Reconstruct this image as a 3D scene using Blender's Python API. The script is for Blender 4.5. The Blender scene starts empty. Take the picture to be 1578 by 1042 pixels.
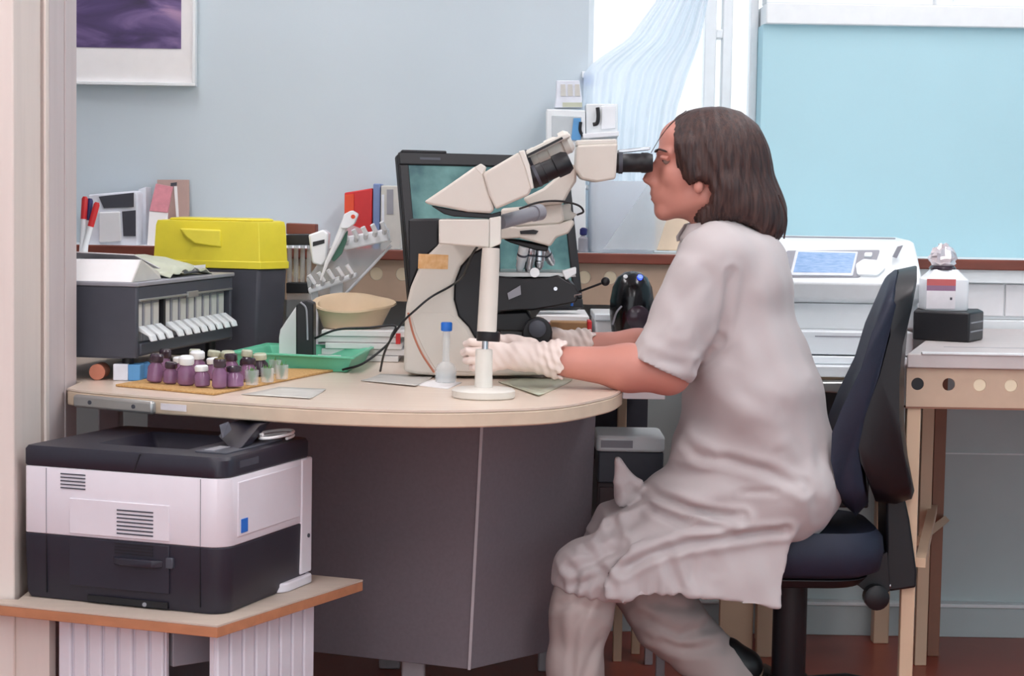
import bpy, math, random
import numpy as np
from mathutils import Vector
random.seed(7)

# ------------------------------------------------------------------ camera
F, H = 3000.0, 1.135                      # focal length in pixels of a 1578x1042 frame, eye height
_p, _r = math.atan(221 / 3000), math.radians(0.95)
_f = np.array([0, math.cos(_p), -math.sin(_p)])
_u0 = np.array([0, math.sin(_p), math.cos(_p)])
_r0 = np.array([1.0, 0, 0])
_R = _r0 * math.cos(_r) + _u0 * math.sin(_r)
_U = -_r0 * math.sin(_r) + _u0 * math.cos(_r)
_C = np.array([0, 0, H])
scene = bpy.context.scene
col = scene.collection
cam_d = bpy.data.cameras.new('camera')
cam_d.sensor_width = 36.0
cam_d.lens = F / 1578 * 36.0
cam_d.clip_start = 0.05
cam = bpy.data.objects.new('camera', cam_d)
col.objects.link(cam)
import mathutils
_m = mathutils.Matrix(((_R[0], _U[0], -_f[0], 0), (_R[1], _U[1], -_f[1], 0), (_R[2], _U[2], -_f[2], H), (0, 0, 0, 1)))
cam.matrix_world = _m
scene.camera = cam

# ------------------------------------------------------------------ light
def lin(c):
    return tuple(((v / 255) / 12.92 if v / 255 <= 0.04045 else ((v / 255 + 0.055) / 1.055) ** 2.4) for v in c)
w = bpy.data.worlds.new('overcast_sky')
scene.world = w
w.use_nodes = True
w.node_tree.nodes['Background'].inputs[0].default_value = (0.90, 0.95, 1.0, 1)
w.node_tree.nodes['Background'].inputs[1].default_value = 1.2
LAMP = 10.5
LAMP_COL = (1.0, 0.93, 0.88)
vs = scene.view_settings
vs.view_transform = 'Standard'
vs.look = 'None'
vs.exposure = 0.45
vs.gamma = 1.0
vs.use_curve_mapping = False

# ------------------------------------------------------------------ helpers
def P(x, y, Y):
    d = _f + (x - 789) / F * _R + (521 - y) / F * _U
    return _C + d * (Y / d[1])
def G(x, y, z):
    d = _f + (x - 789) / F * _R + (521 - y) / F * _U
    return _C + d * ((z - H) / d[2])

MATS = {}
def mat(name, rgb, rough=0.5, metal=0.0, var=0.06, scale=30, bump=0.0, bscale=None, emit=0, alpha=1, trans=0, coat=0, stretch=None, rgb2=None, spec=0.5, sheen=0):
    m = bpy.data.materials.new(name)
    m.use_nodes = True
    nt = m.node_tree
    b = nt.nodes['Principled BSDF']
    c = lin(rgb)
    b.inputs['Roughness'].default_value = rough
    b.inputs['Metallic'].default_value = metal
    b.inputs['Specular IOR Level'].default_value = spec
    b.inputs['Alpha'].default_value = alpha
    b.inputs['Transmission Weight'].default_value = trans
    b.inputs['Coat Weight'].default_value = coat
    b.inputs['Sheen Weight'].default_value = sheen
    tc = nt.nodes.new('ShaderNodeTexCoord')
    mp = nt.nodes.new('ShaderNodeMapping')
    nt.links.new(tc.outputs['Object'], mp.inputs[0])
    if stretch: mp.inputs['Scale'].default_value = stretch
    n = nt.nodes.new('ShaderNodeTexNoise')
    n.inputs['Scale'].default_value = scale
    n.inputs['Detail'].default_value = 5
    nt.links.new(mp.outputs[0], n.inputs['Vector'])
    r = nt.nodes.new('ShaderNodeValToRGB')
    if rgb2:
        a, z = c, lin(rgb2)
    else:
        a, z = tuple(v * (1 - var) for v in c), tuple(min(1, v * (1 + var)) for v in c)
    r.color_ramp.elements[0].position = 0.3
    r.color_ramp.elements[1].position = 0.7
    r.color_ramp.elements[0].color = (*a, 1)
    r.color_ramp.elements[1].color = (*z, 1)
    nt.links.new(n.outputs['Fac'], r.inputs[0])
    nt.links.new(r.outputs[0], b.inputs['Base Color'])
    if emit:
        nt.links.new(r.outputs[0], b.inputs['Emission Color'])
        b.inputs['Emission Strength'].default_value = emit
    if bump:
        bn = nt.nodes.new('ShaderNodeBump')
        bn.inputs['Strength'].default_value = bump
        bn.inputs['Distance'].default_value = 0.002
        n2 = nt.nodes.new('ShaderNodeTexNoise')
        n2.inputs['Scale'].default_value = bscale or scale * 4
        n2.inputs['Detail'].default_value = 4
        nt.links.new(mp.outputs[0], n2.inputs['Vector'])
        nt.links.new(n2.outputs['Fac'], bn.inputs['Height'])
        nt.links.new(bn.outputs[0], b.inputs['Normal'])
    MATS[name] = m
    return m

class M:
    """collects shapes of ONE mesh, in world coordinates"""
    def __init__(s): s.v, s.f = [], []
    def add(s, v, f):
        o = len(s.v)
        s.v += [tuple(map(float, q)) for q in v]
        s.f += [tuple(o + i for i in q) for q in f]
        return s
    def loops(s, rings, closed=True, caps=True):
        n = len(rings[0]); v = [q for r in rings for q in r]; f = []
        for i in range(len(rings) - 1):
            for j in range(n if closed else n - 1):
                k = (j + 1) % n
                f.append((i * n + j, i * n + k, (i + 1) * n + k, (i + 1) * n + j))
        if caps and closed:
            f.append(tuple(reversed(range(n))))
            f.append(tuple((len(rings) - 1) * n + j for j in range(n)))
        return s.add(v, f)
    def box(s, x0, x1, y0, y1, z0, z1):
        return s.loops([[(x0, y0, z), (x1, y0, z), (x1, y1, z), (x0, y1, z)] for z in (z0, z1)])
    def obox(s, c, ax, ay, az):
        """centre and three half-axis vectors"""
        c, ax, ay, az = map(np.array, (c, ax, ay, az))
        return s.loops([[c - ax - ay + k * az, c + ax - ay + k * az, c + ax + ay + k * az, c - ax + ay + k * az] for k in (-1, 1)])
    def slab(s, poly, z0, z1):
        return s.loops([[(q[0], q[1], z) for q in poly] for z in (z0, z1)])
    def px(s, poly, Y0, Y1):
        """a side outline standing at depth Y0, with thickness back to Y1"""
        a = [P(x, y, Y0) for x, y in poly]
        return s.loops([a, [q + np.array([0, Y1 - Y0, 0]) for q in a]])
    def lathe(s, c, prof, axis=(0, 0, 1), n=24, caps=True):
        ax = np.array(axis, float); ax /= np.linalg.norm(ax)
        t = np.array([1, 0, 0]) if abs(ax[0]) < 0.9 else np.array([0, 1, 0])
        e1 = np.cross(ax, t); e1 /= np.linalg.norm(e1); e2 = np.cross(ax, e1)
        c = np.array(c)
        return s.loops([[c + ax * h + (e1 * math.cos(2 * math.pi * k / n) + e2 * math.sin(2 * math.pi * k / n)) * r for k in range(n)] for r, h in prof], caps=caps)
    def cyl(s, a, b, r, r2=None, n=20):
        a, b = np.array(a, float), np.array(b, float)
        L = np.linalg.norm(b - a)
        return s.lathe(a, [(r, 0), (r if r2 is None else r2, L)], b - a, n)
    def tube(s, pts, r, n=8):
        pts = [np.array(q, float) for q in pts]
        rings = []
        prev = None
        for i, q in enumerate(pts):
            t = pts[min(i + 1, len(pts) - 1)] - pts[max(i - 1, 0)]
            t /= np.linalg.norm(t) + 1e-9
            if prev is None:
                g = np.array([0, 0, 1]) if abs(t[2]) < 0.9 else np.array([1, 0, 0])
                prev = np.cross(t, g)
            e1 = prev - t * (prev @ t); e1 /= np.linalg.norm(e1) + 1e-9
            prev = e1; e2 = np.cross(t, e1)
            rr = r[i] if isinstance(r, (list, tuple)) else r
            rings.append([q + (e1 * math.cos(2 * math.pi * k / n) + e2 * math.sin(2 * math.pi * k / n)) * rr for k in range(n)])
        return s.loops(rings)

def spline(pts, m=8):
    pts = [np.array(q, float) for q in pts]
    pts = [2 * pts[0] - pts[1]] + pts + [2 * pts[-1] - pts[-2]]
    out = []
    for i in range(1, len(pts) - 2):
        a, b, c, d = pts[i - 1:i + 3]
        for k in range(m):
            t = k / m
            out.append(0.5 * (2 * b + (c - a) * t + (2 * a - 5 * b + 4 * c - d) * t * t + (3 * b - a - 3 * c + d) * t ** 3))
    out.append(pts[-2])
    return out

def arc(cx, cy, rx, ry, a0, a1, n):
    return [(cx + rx * math.cos(math.radians(a0 + (a1 - a0) * k / n)), cy + ry * math.sin(math.radians(a0 + (a1 - a0) * k / n))) for k in range(n + 1)]

def rpoly(poly, r, n=4):
    """round the corners of a 2D polygon"""
    out = []
    L = len(poly)
    for i in range(L):
        a, b, c = (np.array(poly[(i + k) % L], float) for k in (-1, 0, 1))
        d1, d2 = a - b, c - b
        l1, l2 = np.linalg.norm(d1), np.linalg.norm(d2)
        rr = min(r, l1 * 0.45, l2 * 0.45)
        p1, p2 = b + d1 / l1 * rr, b + d2 / l2 * rr
        for k in range(n + 1):
            t = k / n
            out.append(tuple((1 - t) ** 2 * p1 + 2 * t * (1 - t) * b + t * t * p2))
    return out

def finish(name, verts, faces, m, parent=None, bevel=0, ang=38, seg=2, normals_fix=True, subsurf=0, solid=0):
    v = np.array(verts, float)
    lo, hi = v.min(0), v.max(0)
    loc = np.array([(lo[0] + hi[0]) / 2, (lo[1] + hi[1]) / 2, lo[2]])
    me = bpy.data.meshes.new(name)
    me.from_pydata((v - loc).tolist(), [], faces)
    me.update()
    if normals_fix:
        import bmesh
        bm = bmesh.new(); bm.from_mesh(me)
        bmesh.ops.recalc_face_normals(bm, faces=bm.faces)
        bm.to_mesh(me); bm.free()
    me.polygons.foreach_set('use_smooth', [True] * len(me.polygons))
    if ang: me.set_sharp_from_angle(angle=math.radians(ang))
    me.materials.append(MATS[m] if isinstance(m, str) else m)
    o = bpy.data.objects.new(name, me)
    col.objects.link(o)
    if parent:
        o.parent = parent
        q = parent; off = np.zeros(3)
        while q: off += np.array(q.location); q = q.parent
        o.location = loc - off
    else:
        o.location = loc
    if solid:
        sm = o.modifiers.new('solid', 'SOLIDIFY'); sm.thickness = solid; sm.offset = 0
    if bevel:
        bv = o.modifiers.new('bevel', 'BEVEL'); bv.width = bevel; bv.segments = seg; bv.limit_method = 'ANGLE'; bv.angle_limit = math.radians(35)
    if subsurf:
        ss = o.modifiers.new('sub', 'SUBSURF'); ss.levels = subsurf; ss.render_levels = subsurf
    return o

def obj(name, mb, m, parent=None, bevel=0, **k):
    return finish(name, mb.v, mb.f, m, parent, bevel, **k)
def tag(o, label, cat, group=None):
    o['label'] = label; o['category'] = cat
    if group: o['group'] = group
    return o
def thing(name, label, cat, loc, group=None):
    o = bpy.data.objects.new(name, None)
    o.empty_display_size = 0.05
    col.objects.link(o)
    o.location = tuple(map(float, loc))
    return tag(o, label, cat, group)
def struct(name, mb, m, parent=None, bevel=0, **k):
    o = obj(name, mb, m, parent, bevel, **k)
    if parent is None: o['kind'] = 'structure'
    return o
def copy_tree(o, loc, rot=None, parent=None):
    c = o.copy(); col.objects.link(c)
    if parent is not None: c.parent = parent
    else: c.location = loc
    if rot is not None: c.rotation_euler = rot
    for ch in o.children: copy_tree(ch, None, None, c)
    return c

# ------------------------------------------------------------------ materials
mat('wall_grey', (200, 212, 219), 0.85, var=0.02, scale=3, bump=0.05, bscale=200)
mat('wall_teal', (178, 216, 226), 0.8, var=0.025, scale=3, bump=0.05, bscale=200)
mat('wall_low', (194, 204, 205), 0.7, var=0.04, scale=4)
mat('floor', (146, 62, 48), 0.34, scale=5, rgb2=(160, 72, 54), bump=0.05, bscale=300)
mat('ceiling', (235, 235, 232), 0.9, var=0.02)
mat('partition', (230, 217, 209), 0.6, var=0.03, scale=6, stretch=(6, 6, .6))
mat('partition_shaded', (206, 194, 194), 0.65, var=0.03, scale=6, stretch=(6, 6, .6))  # partition again, the shade of its right-hand face put into the colour
mat('white_paint', (236, 240, 242), 0.45, var=0.02)
mat('sill_wood', (122, 62, 48), 0.45, scale=40, var=0.2, stretch=(.15, 1, 1))
mat('desk_wood', (230, 213, 197), 0.3, scale=22, rgb2=(223, 203, 186), stretch=(.25, 3, 1))
mat('desk_edge', (218, 198, 174), 0.42, scale=30, var=0.05)
mat('panel_grey', (134, 125, 132), 0.38, var=0.05, scale=120)
mat('panel_edge', (190, 182, 186), 0.4)
mat('metal_grey', (176, 176, 174), 0.32, 0.7, var=0.05)
mat('steel', (200, 200, 204), 0.22, 1.0, var=0.05)
mat('printer_white', (232, 226, 233), 0.4, var=0.012)
mat('printer_black', (40, 38, 50), 0.42, var=0.05, bump=0.04, bscale=600)
mat('black', (20, 19, 24), 0.45, var=0.1)
mat('black_gloss', (14, 13, 18), 0.18, var=0.1)
mat('dark_grey', (70, 72, 82), 0.5, var=0.05)
mat('stand_top', (206, 190, 176), 0.5, scale=25, var=0.05, stretch=(.3, 2, 1))
mat('stand_edge', (190, 128, 92), 0.5, scale=40, var=0.12, stretch=(.2, 1, 1))
mat('rib_white', (232, 228, 236), 0.5, var=0.02)
mat('yellow', (230, 214, 58), 0.42, var=0.03)
mat('bin_grey', (66, 66, 76), 0.55, var=0.05)
mat('green_tray', (106, 196, 162), 0.4, var=0.04)
mat('cork', (214, 176, 118), 0.9, scale=220, rgb2=(186, 140, 84), bump=0.4)
mat('paper', (240, 238, 238), 0.8, var=0.015)
mat('paper_grey', (206, 204, 198), 0.45, var=0.06, scale=25)
mat('paper_green', (196, 200, 178), 0.3, var=0.06, scale=15)
mat('micro_cream', (214, 206, 196), 0.4, var=0.012)
mat('micro_white', (222, 217, 208), 0.35, var=0.012)
mat('sticker', (232, 190, 140), 0.6, scale=90, rgb2=(214, 160, 100))
mat('grey_plastic', (150, 150, 158), 0.45, var=0.04)
mat('blue', (36, 112, 210), 0.4, var=0.05)
mat('blue_dark', (30, 34, 96), 0.4, var=0.05)
mat('red', (206, 40, 44), 0.42, var=0.05)
mat('orange_red', (232, 78, 40), 0.5, var=0.05)
mat('folder_blue', (120, 140, 186), 0.5)
mat('beige', (232, 210, 184), 0.55, var=0.03)
mat('apron', (206, 178, 154), 0.5, var=0.03)
mat('cream_plug', (246, 230, 200), 0.5, var=0.02)
mat('apron_light', (234, 208, 178), 0.5, var=0.03)
mat('bench_leg', (222, 190, 160), 0.5, var=0.03, scale=8)
mat('bench_leg_dark', (150, 104, 84), 0.55, var=0.04)
mat('bench_top', (206, 196, 194), 0.42, var=0.03)
mat('white_top', (240, 246, 250), 0.3, var=0.01)
mat('bowl', (216, 192, 160), 0.5, var=0.03)
mat('acrylic', (240, 242, 246), 0.25, var=0.01)
mat('clear', (225, 232, 236), 0.1, alpha=0.32, var=0.02)
mat('glass', (235, 242, 245), 0.05, alpha=0.30, var=0.02)
mat('pane', (240, 248, 252), 0.03, alpha=0.08, var=0.0)
mat('pink', (216, 140, 152), 0.5, scale=60, var=0.1)
mat('brown_board', (178, 150, 142), 0.6, var=0.04)
mat('brown_block', (164, 124, 84), 0.6, var=0.08)
mat('skin', (205, 139, 124), 0.48, var=0.04, scale=12)
mat('lip', (184, 104, 100), 0.45)
mat('eye_white', (150, 128, 120), 0.2, var=0.01)  # eye white with the shadow round the eye put into its colour
mat('glove', (240, 222, 214), 0.55, var=0.03, scale=30, bump=0.2, bscale=90)
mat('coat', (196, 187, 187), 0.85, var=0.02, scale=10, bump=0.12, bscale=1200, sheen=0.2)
mat('trousers', (186, 172, 168), 0.85, var=0.03, scale=14, bump=0.1, bscale=900)
mat('shoe', (24, 22, 24), 0.4)
mat('sole', (120, 100, 84), 0.7)
mat('navy', (30, 36, 56), 0.6, var=0.08, bump=0.2, bscale=900)
mat('led_blue', (40, 60, 255), 0.3, emit=4)
mat('copper', (200, 128, 104), 0.4, metal=0.3)
mat('sky_box', (96, 160, 214), 0.5)
mat('box_white', (226, 230, 240), 0.5)
mat('purple', (140, 100, 134), 0.12, alpha=0.88, var=0.15)
mat('vial_dark', (58, 44, 56), 0.2, var=0.2)
mat('leaf_green', (84, 130, 70), 0.5, var=0.2)
mat('foil', (232, 222, 226), 0.25, 0.5, var=0.1)
mat('red_liquid', (206, 96, 96), 0.2, alpha=0.9)
mat('label_white', (232, 226, 230), 0.5)
mat('label_mauve', (150, 112, 140), 0.5)
mat('lamp', (252, 248, 250), 0.5, emit=LAMP, var=0)
mat('tile', (238, 236, 238), 0.25, var=0.02)

def hair_mat():
    m = mat('hair', (80, 52, 45), 0.46, scale=24, rgb2=(38, 23, 25), stretch=(7, 7, .4), bump=0.7, bscale=70)
    return m
hair_mat()

def picture_mat():
    m = bpy.data.materials.new('print_purple'); m.use_nodes = True
    nt = m.node_tree; b = nt.nodes['Principled BSDF']; b.inputs['Roughness'].default_value = 0.3
    tc = nt.nodes.new('ShaderNodeTexCoord'); mp = nt.nodes.new('ShaderNodeMapping')
    mp.inputs['Rotation'].default_value = (0, 0.5, 0); mp.inputs['Scale'].default_value = (3, 1, 9)
    n = nt.nodes.new('ShaderNodeTexNoise'); n.inputs['Scale'].default_value = 1.6; n.inputs['Detail'].default_value = 6; n.inputs['Distortion'].default_value = 0.8
    r = nt.nodes.new('ShaderNodeValToRGB'); e = r.color_ramp.elements
    e[0].position = 0.30; e[0].color = (*lin((62, 54, 78)), 1)
    e[1].position = 0.80; e[1].color = (*lin((196, 160, 190)), 1)
    for p_, c_ in ((0.45, (84, 70, 112)), (0.58, (122, 102, 148))):
        q = e.new(p_); q.color = (*lin(c_), 1)
    nt.links.new(tc.outputs['Object'], mp.inputs[0]); nt.links.new(mp.outputs[0], n.inputs['Vector'])
    nt.links.new(n.outputs['Fac'], r.inputs[0]); nt.links.new(r.outputs[0], b.inputs['Base Color'])
    MATS['print_purple'] = m
picture_mat()

def screen_mat(name, c1, c2, scale, strength, stretch=(1, 1, 1)):
    m = mat(name, c1, 0.2, scale=scale, rgb2=c2, emit=strength, stretch=stretch)
    return m
screen_mat('screen_teal', (44, 74, 80), (92, 128, 126), 14, 0.35)
screen_mat('screen_blue', (108, 140, 182), (140, 166, 200), 60, 0.35, (1, 1, 6))

def curtain_mat():
    m = bpy.data.materials.new('sheer'); m.use_nodes = True
    nt = m.node_tree; out = nt.nodes['Material Output']; nt.nodes.remove(nt.nodes['Principled BSDF'])
    d = nt.nodes.new('ShaderNodeBsdfDiffuse'); t = nt.nodes.new('ShaderNodeBsdfTranslucent'); tr = nt.nodes.new('ShaderNodeBsdfTransparent')
    c = (*lin((226, 236, 244)), 1)
    d.inputs[0].default_value = c; t.inputs[0].default_value = c
    m1 = nt.nodes.new('ShaderNodeMixShader'); m2 = nt.nodes.new('ShaderNodeMixShader')
    m1.inputs[0].default_value = 0.55
    wv = nt.nodes.new('ShaderNodeTexNoise'); wv.inputs['Scale'].default_value = 900
    mr = nt.nodes.new('ShaderNodeMapRange'); mr.inputs['To Min'].default_value = 0.05; mr.inputs['To Max'].default_value = 0.2
    nt.links.new(wv.outputs['Fac'], mr.inputs['Value']); nt.links.new(mr.outputs[0], m2.inputs[0])
    nt.links.new(d.outputs[0], m1.inputs[1]); nt.links.new(t.outputs[0], m1.inputs[2])
    nt.links.new(m1.outputs[0], m2.inputs[1]); nt.links.new(tr.outputs[0], m2.inputs[2])
    nt.links.new(m2.outputs[0], out.inputs[0])
    MATS['sheer'] = m
curtain_mat()
def jug_mat():
    m = bpy.data.materials.new('jug_plastic'); m.use_nodes = True
    nt = m.node_tree; out = nt.nodes['Material Output']; b = nt.nodes['Principled BSDF']
    b.inputs['Base Color'].default_value = (*lin((240, 244, 248)), 1); b.inputs['Roughness'].default_value = .35
    t = nt.nodes.new('ShaderNodeBsdfTranslucent'); t.inputs[0].default_value = (*lin((236, 242, 248)), 1)
    mx = nt.nodes.new('ShaderNodeMixShader'); mx.inputs[0].default_value = .5
    nt.links.new(b.outputs[0], mx.inputs[1]); nt.links.new(t.outputs[0], mx.inputs[2]); nt.links.new(mx.outputs[0], out.inputs[0])
    MATS['jug_plastic'] = m
jug_mat()

# ------------------------------------------------------------------ the room
WY = 5.05                                   # face of the window wall
XL, XR, YB, ZC = -2.4, 2.6, -1.5, 2.75
struct('floor', M().box(XL, XR, YB, WY + .25, -.1, 0), 'floor')
struct('ceiling', M().box(XL, XR, YB, WY + .25, ZC, ZC + .1), 'ceiling')
struct('wall_left', M().box(XL - .1, XL, YB, WY + .25, 0, ZC), 'wall_grey')
struct('wall_right', M().box(XR, XR + .1, YB, WY + .25, 0, ZC), 'wall_teal')
wx0, wx1 = P(904, 200, WY)[0], P(1172, 200, WY)[0]
z_sill, z_trim0, z_trim1 = .985, P(1400, 41, WY)[2], P(1400, 9, WY)[2]
sx = P(630, 200, WY)[0]
struct('wall_back', M().box(XL, wx0, WY, WY + .25, z_sill, ZC), 'wall_grey')
struct('wall_back_lower', M().box(XL, XR, WY, WY + .25, 0, z_sill), 'wall_low')
struct('wall_back_right', M().box(wx1, XR, WY, WY + .25, z_sill, z_trim0), 'wall_teal')
struct('wall_back_upper', M().box(wx0, XR, WY, WY + .25, 2.35, ZC), 'wall_grey')
struct('wall_back_end', M().box(2.3, XR, WY, WY + .25, z_trim0, 2.35), 'wall_teal')
struct('trim_1', M().box(wx1 + .005, XR, WY - .02, WY + .25, z_trim0, z_trim1), 'white_paint', bevel=.003)
# window beside the curtain
w1 = struct('window_1', M().box(wx0, wx0 + .018, WY + .10, WY + .16, z_sill, 2.35), 'white_paint', bevel=.002)
def wbar(x0, x1, z0, z1, name='window_frame', m='white_paint', par=None, y0=WY + .10, y1=WY + .16):
    return struct(name, M().box(x0, x1, y0, y1, z0, z1), m, par or w1, bevel=.003)
wbar(wx1 - .02, wx1, z_sill, 2.35)
wbar(wx0 + .018, wx1 - .02, 2.31, 2.35)
wbar(wx0 + .018, wx1 - .02, z_sill, z_sill + .04)
mx0, mx1 = P(1086, 60, WY + .1)[0], P(1104, 60, WY + .1)[0]
mx2, mx3 = P(1114, 60, WY + .1)[0], P(1129, 60, WY + .1)[0]
wbar(mx0, mx1, z_sill + .04, 2.31, 'mullion'); wbar(mx2, mx3, z_sill + .04, 2.31, 'mullion')
zc = P(1108, 52, WY + .1)[2]
wbar(mx1, mx2, zc - .012, zc + .012, 'transom')
for a, b in ((wx0 + .018, mx0), (mx1, mx2), (mx3, wx1 - .02)):
    wbar(a, b, z_sill + .04, 2.31, 'pane', 'pane', y0=WY + .128, y1=WY + .132)
# window above the painted panel
w2 = struct('window_2', M().box(wx1 + .01, 2.3, WY + .03, WY + .12, z_trim1 + .004, z_trim1 + .06), 'white_paint', bevel=.003)
for xx in (wx1 + .01, P(1440, 5, WY)[0], 2.24):
    wbar(xx, xx + .045, z_trim1 + .06, 2.31, par=w2, y0=WY + .03, y1=WY + .12)
wbar(wx1 + .01, 2.3, 2.31, 2.35, par=w2, y0=WY + .03, y1=WY + .12)
wbar(wx1 + .055, 2.24, z_trim1 + .06, 2.31, 'pane', 'pane', par=w2, y0=WY + .07, y1=WY + .074)
lx = P(1441, 5, WY)[0]
wbar(lx, lx + .045, z_trim1 + .0, z_trim1 + .035, 'latch', par=w2, y0=WY - .01, y1=WY + .03)
# brown nosed sill along the wall
tr2 = struct('trim_2', M().box(XL, XR, 4.86, WY, z_sill, z_sill + .008), 'white_paint')
tr3 = struct('trim_3', M().box(XL, XR, 4.845, 4.86, z_sill - .018, z_sill + .008), 'sill_wood', bevel=.003)
struct('trim_4', M().box(.98, XR, 4.86, WY, z_sill - .05, z_sill - .018), 'white_paint')
tz0, tz1 = z_sill - .135, z_sill - .055
trm = struct('trim_5', M().box(.98, XR, 4.90, WY, tz0 - .008, tz1 + .004), 'white_paint')
for k in range(10):
    x0 = .99 + k * .125
    struct('tile', M().box(x0, x0 + .121, 4.892, 4.90, tz0, tz1), 'tile', trm, bevel=.002)
struct('trim_6', M().box(.98, XR, 4.88, WY, tz0 - .035, tz0 - .009), 'white_paint', bevel=.003)
# lower wall panels and baseboard
bz = P(1520, 932, 5.04)[2]
struct('baseboard_back', M().box(XL, XR, 5.02, WY, 0, bz - .004), 'wall_low', bevel=.002)
struct('trim_7', M().box(XL, XR, 5.012, WY, bz - .004, bz + .006), 'white_paint', bevel=.002)
pz = P(1520, 700, 5.04)[2]
struct('trim_8', M().box(.9, XR, 5.044, WY, pz - .002, pz + .002), 'white_paint')
# beige perforated panel under the sill behind the desk
def perforated(x0, x1, z0, z1, Y, t, holes, r, hz, n=20):
    mb = M()
    edges = [x0] + [(holes[i] + holes[i + 1]) / 2 for i in range(len(holes) - 1)] + [x1]
    for i, cx in enumerate(holes):
        a, b = edges[i], edges[i + 1]
        out, inn = [], []
        corner = sorted([math.atan2(q[1] - hz, q[0] - cx) for q in ((a, z0), (b, z0), (b, z1), (a, z1))])
        angs = sorted(set([2 * math.pi * k / n - math.pi for k in range(n)] + corner))
        for th in angs:
            dx, dz = math.cos(th), math.sin(th)
            tt = min(((b - cx) / dx if dx > 1e-9 else (a - cx) / dx if dx < -1e-9 else 1e9), ((z1 - hz) / dz if dz > 1e-9 else (z0 - hz) / dz if dz < -1e-9 else 1e9))
            out.append((cx + dx * tt, hz + dz * tt)); inn.append((cx + dx * r, hz + dz * r))
        rings = [[(q[0], Y, q[1]) for q in out], [(q[0], Y, q[1]) for q in inn], [(q[0], Y + t, q[1]) for q in inn], [(q[0], Y + t, q[1]) for q in out]]
        rings.append(rings[0])
        mb.loops(rings, caps=False)
    return mb
Yp = 4.87
hz = P(580, 422, Yp)[2]
hx = [P(580, 422, Yp)[0] + .065 * k for k in range(-3, 14)]
px1 = P(1032, 430, Yp)[0]
hx = [h for h in hx if h < px1 - .02]
pan = struct('trim_9', perforated(hx[0] - .033, px1, P(700, 466, Yp)[2], z_sill - .018, Yp, .004, hx, .0165, hz), 'apron')
for h in hx:
    struct('hole_plug', M().lathe((h, Yp + .002, hz), [(.016, 0), (.016, .004)], (0, 1, 0), 20), 'cream_plug', pan)
# partition end at the left
pX = P(72, 400, 3.60)[0]
struct('wall_partition', M().box(XL, pX - .003, 3.602, 3.62, 0, ZC), 'partition')
struct('wall_partition_core', M().box(XL, pX, 3.62, 3.845, 0, ZC), 'partition_shaded')
struct('trim_10', M().box(pX - .006, pX, 3.596, 3.62, 0, ZC), 'partition', bevel=.002)
bX = P(22, 700, 3.40)[0]
struct('wall_partition_front', M().box(XL, bX, 3.40, 3.596, 0, ZC), 'partition', bevel=.003)
struct('trim_12', M().box(pX, pX + .003, 3.74, 3.755, 0, ZC), 'partition_shaded', bevel=.001)

# unseen ceiling lamps; the back pair is added to brighten the wall
def ceiling_lamp(x, y, label):
    t = thing('ceiling_lamp', label, 'lamp', (x, y, ZC - .09), 'ceiling lamps')
    obj('housing', M().box(x - .16, x + .16, y - .75, y + .75, ZC - .05, ZC - .001), 'white_paint', t, .006)
    obj('diffuser', M().slab(rpoly([(x - .13, y - .72), (x + .13, y - .72), (x + .13, y + .72), (x - .13, y + .72)], .03), ZC - .09, ZC - .05), 'lamp', t, .01)
ceiling_lamp(-1.0, 4.0, 'added ceiling lamp brightening the back wall over the slide cabinet')
ceiling_lamp(1.1, 4.0, 'added ceiling lamp brightening the back wall over the lab bench')
ceiling_lamp(-.9, 2.2, 'long fluorescent ceiling lamp left of the desk')
ceiling_lamp(.9, 2.2, 'long fluorescent ceiling lamp right of the desk')
ceiling_lamp(-.9, .2, 'long fluorescent ceiling lamp further from the window, left')
ceiling_lamp(.9, .2, 'long fluorescent ceiling lamp further from the window, right')

# framed picture on the wall
fx1, fz0 = P(301, 131, WY - .03)[0], P(200, 131, WY - .03)[2]
ix1, iz0 = P(279, 74, WY - .02)[0], P(200, 74, WY - .02)[2]
fx0, fz1, ix0, iz1 = fx1 - .56, fz0 + .5, fx1 - .52, fz0 + .40
t = thing('framed_picture', 'framed purple picture with wide cream mat hanging on the wall', 'picture', (fx0 + .28, WY - .03, fz0))
obj('mat_board', M().box(fx0 + .006, fx1 - .006, WY - .018, WY - .002, fz0 + .006, fz1 - .006), 'paper', t)
mb = M(); ft = .008
for a, b, c, d in ((fx0, fx1, fz0, fz0 + ft), (fx0, fx1, fz1 - ft, fz1), (fx0, fx0 + ft, fz0 + ft, fz1 - ft), (fx1 - ft, fx1, fz0 + ft, fz1 - ft)):
    obj('frame_bar', M().box(a, b, WY - .032, WY - .001, c, d), 'white_paint', t, .001)
obj('print', M().box(ix0, ix1, WY - .0195, WY - .018, iz0, iz1), 'print_purple', t)

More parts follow.
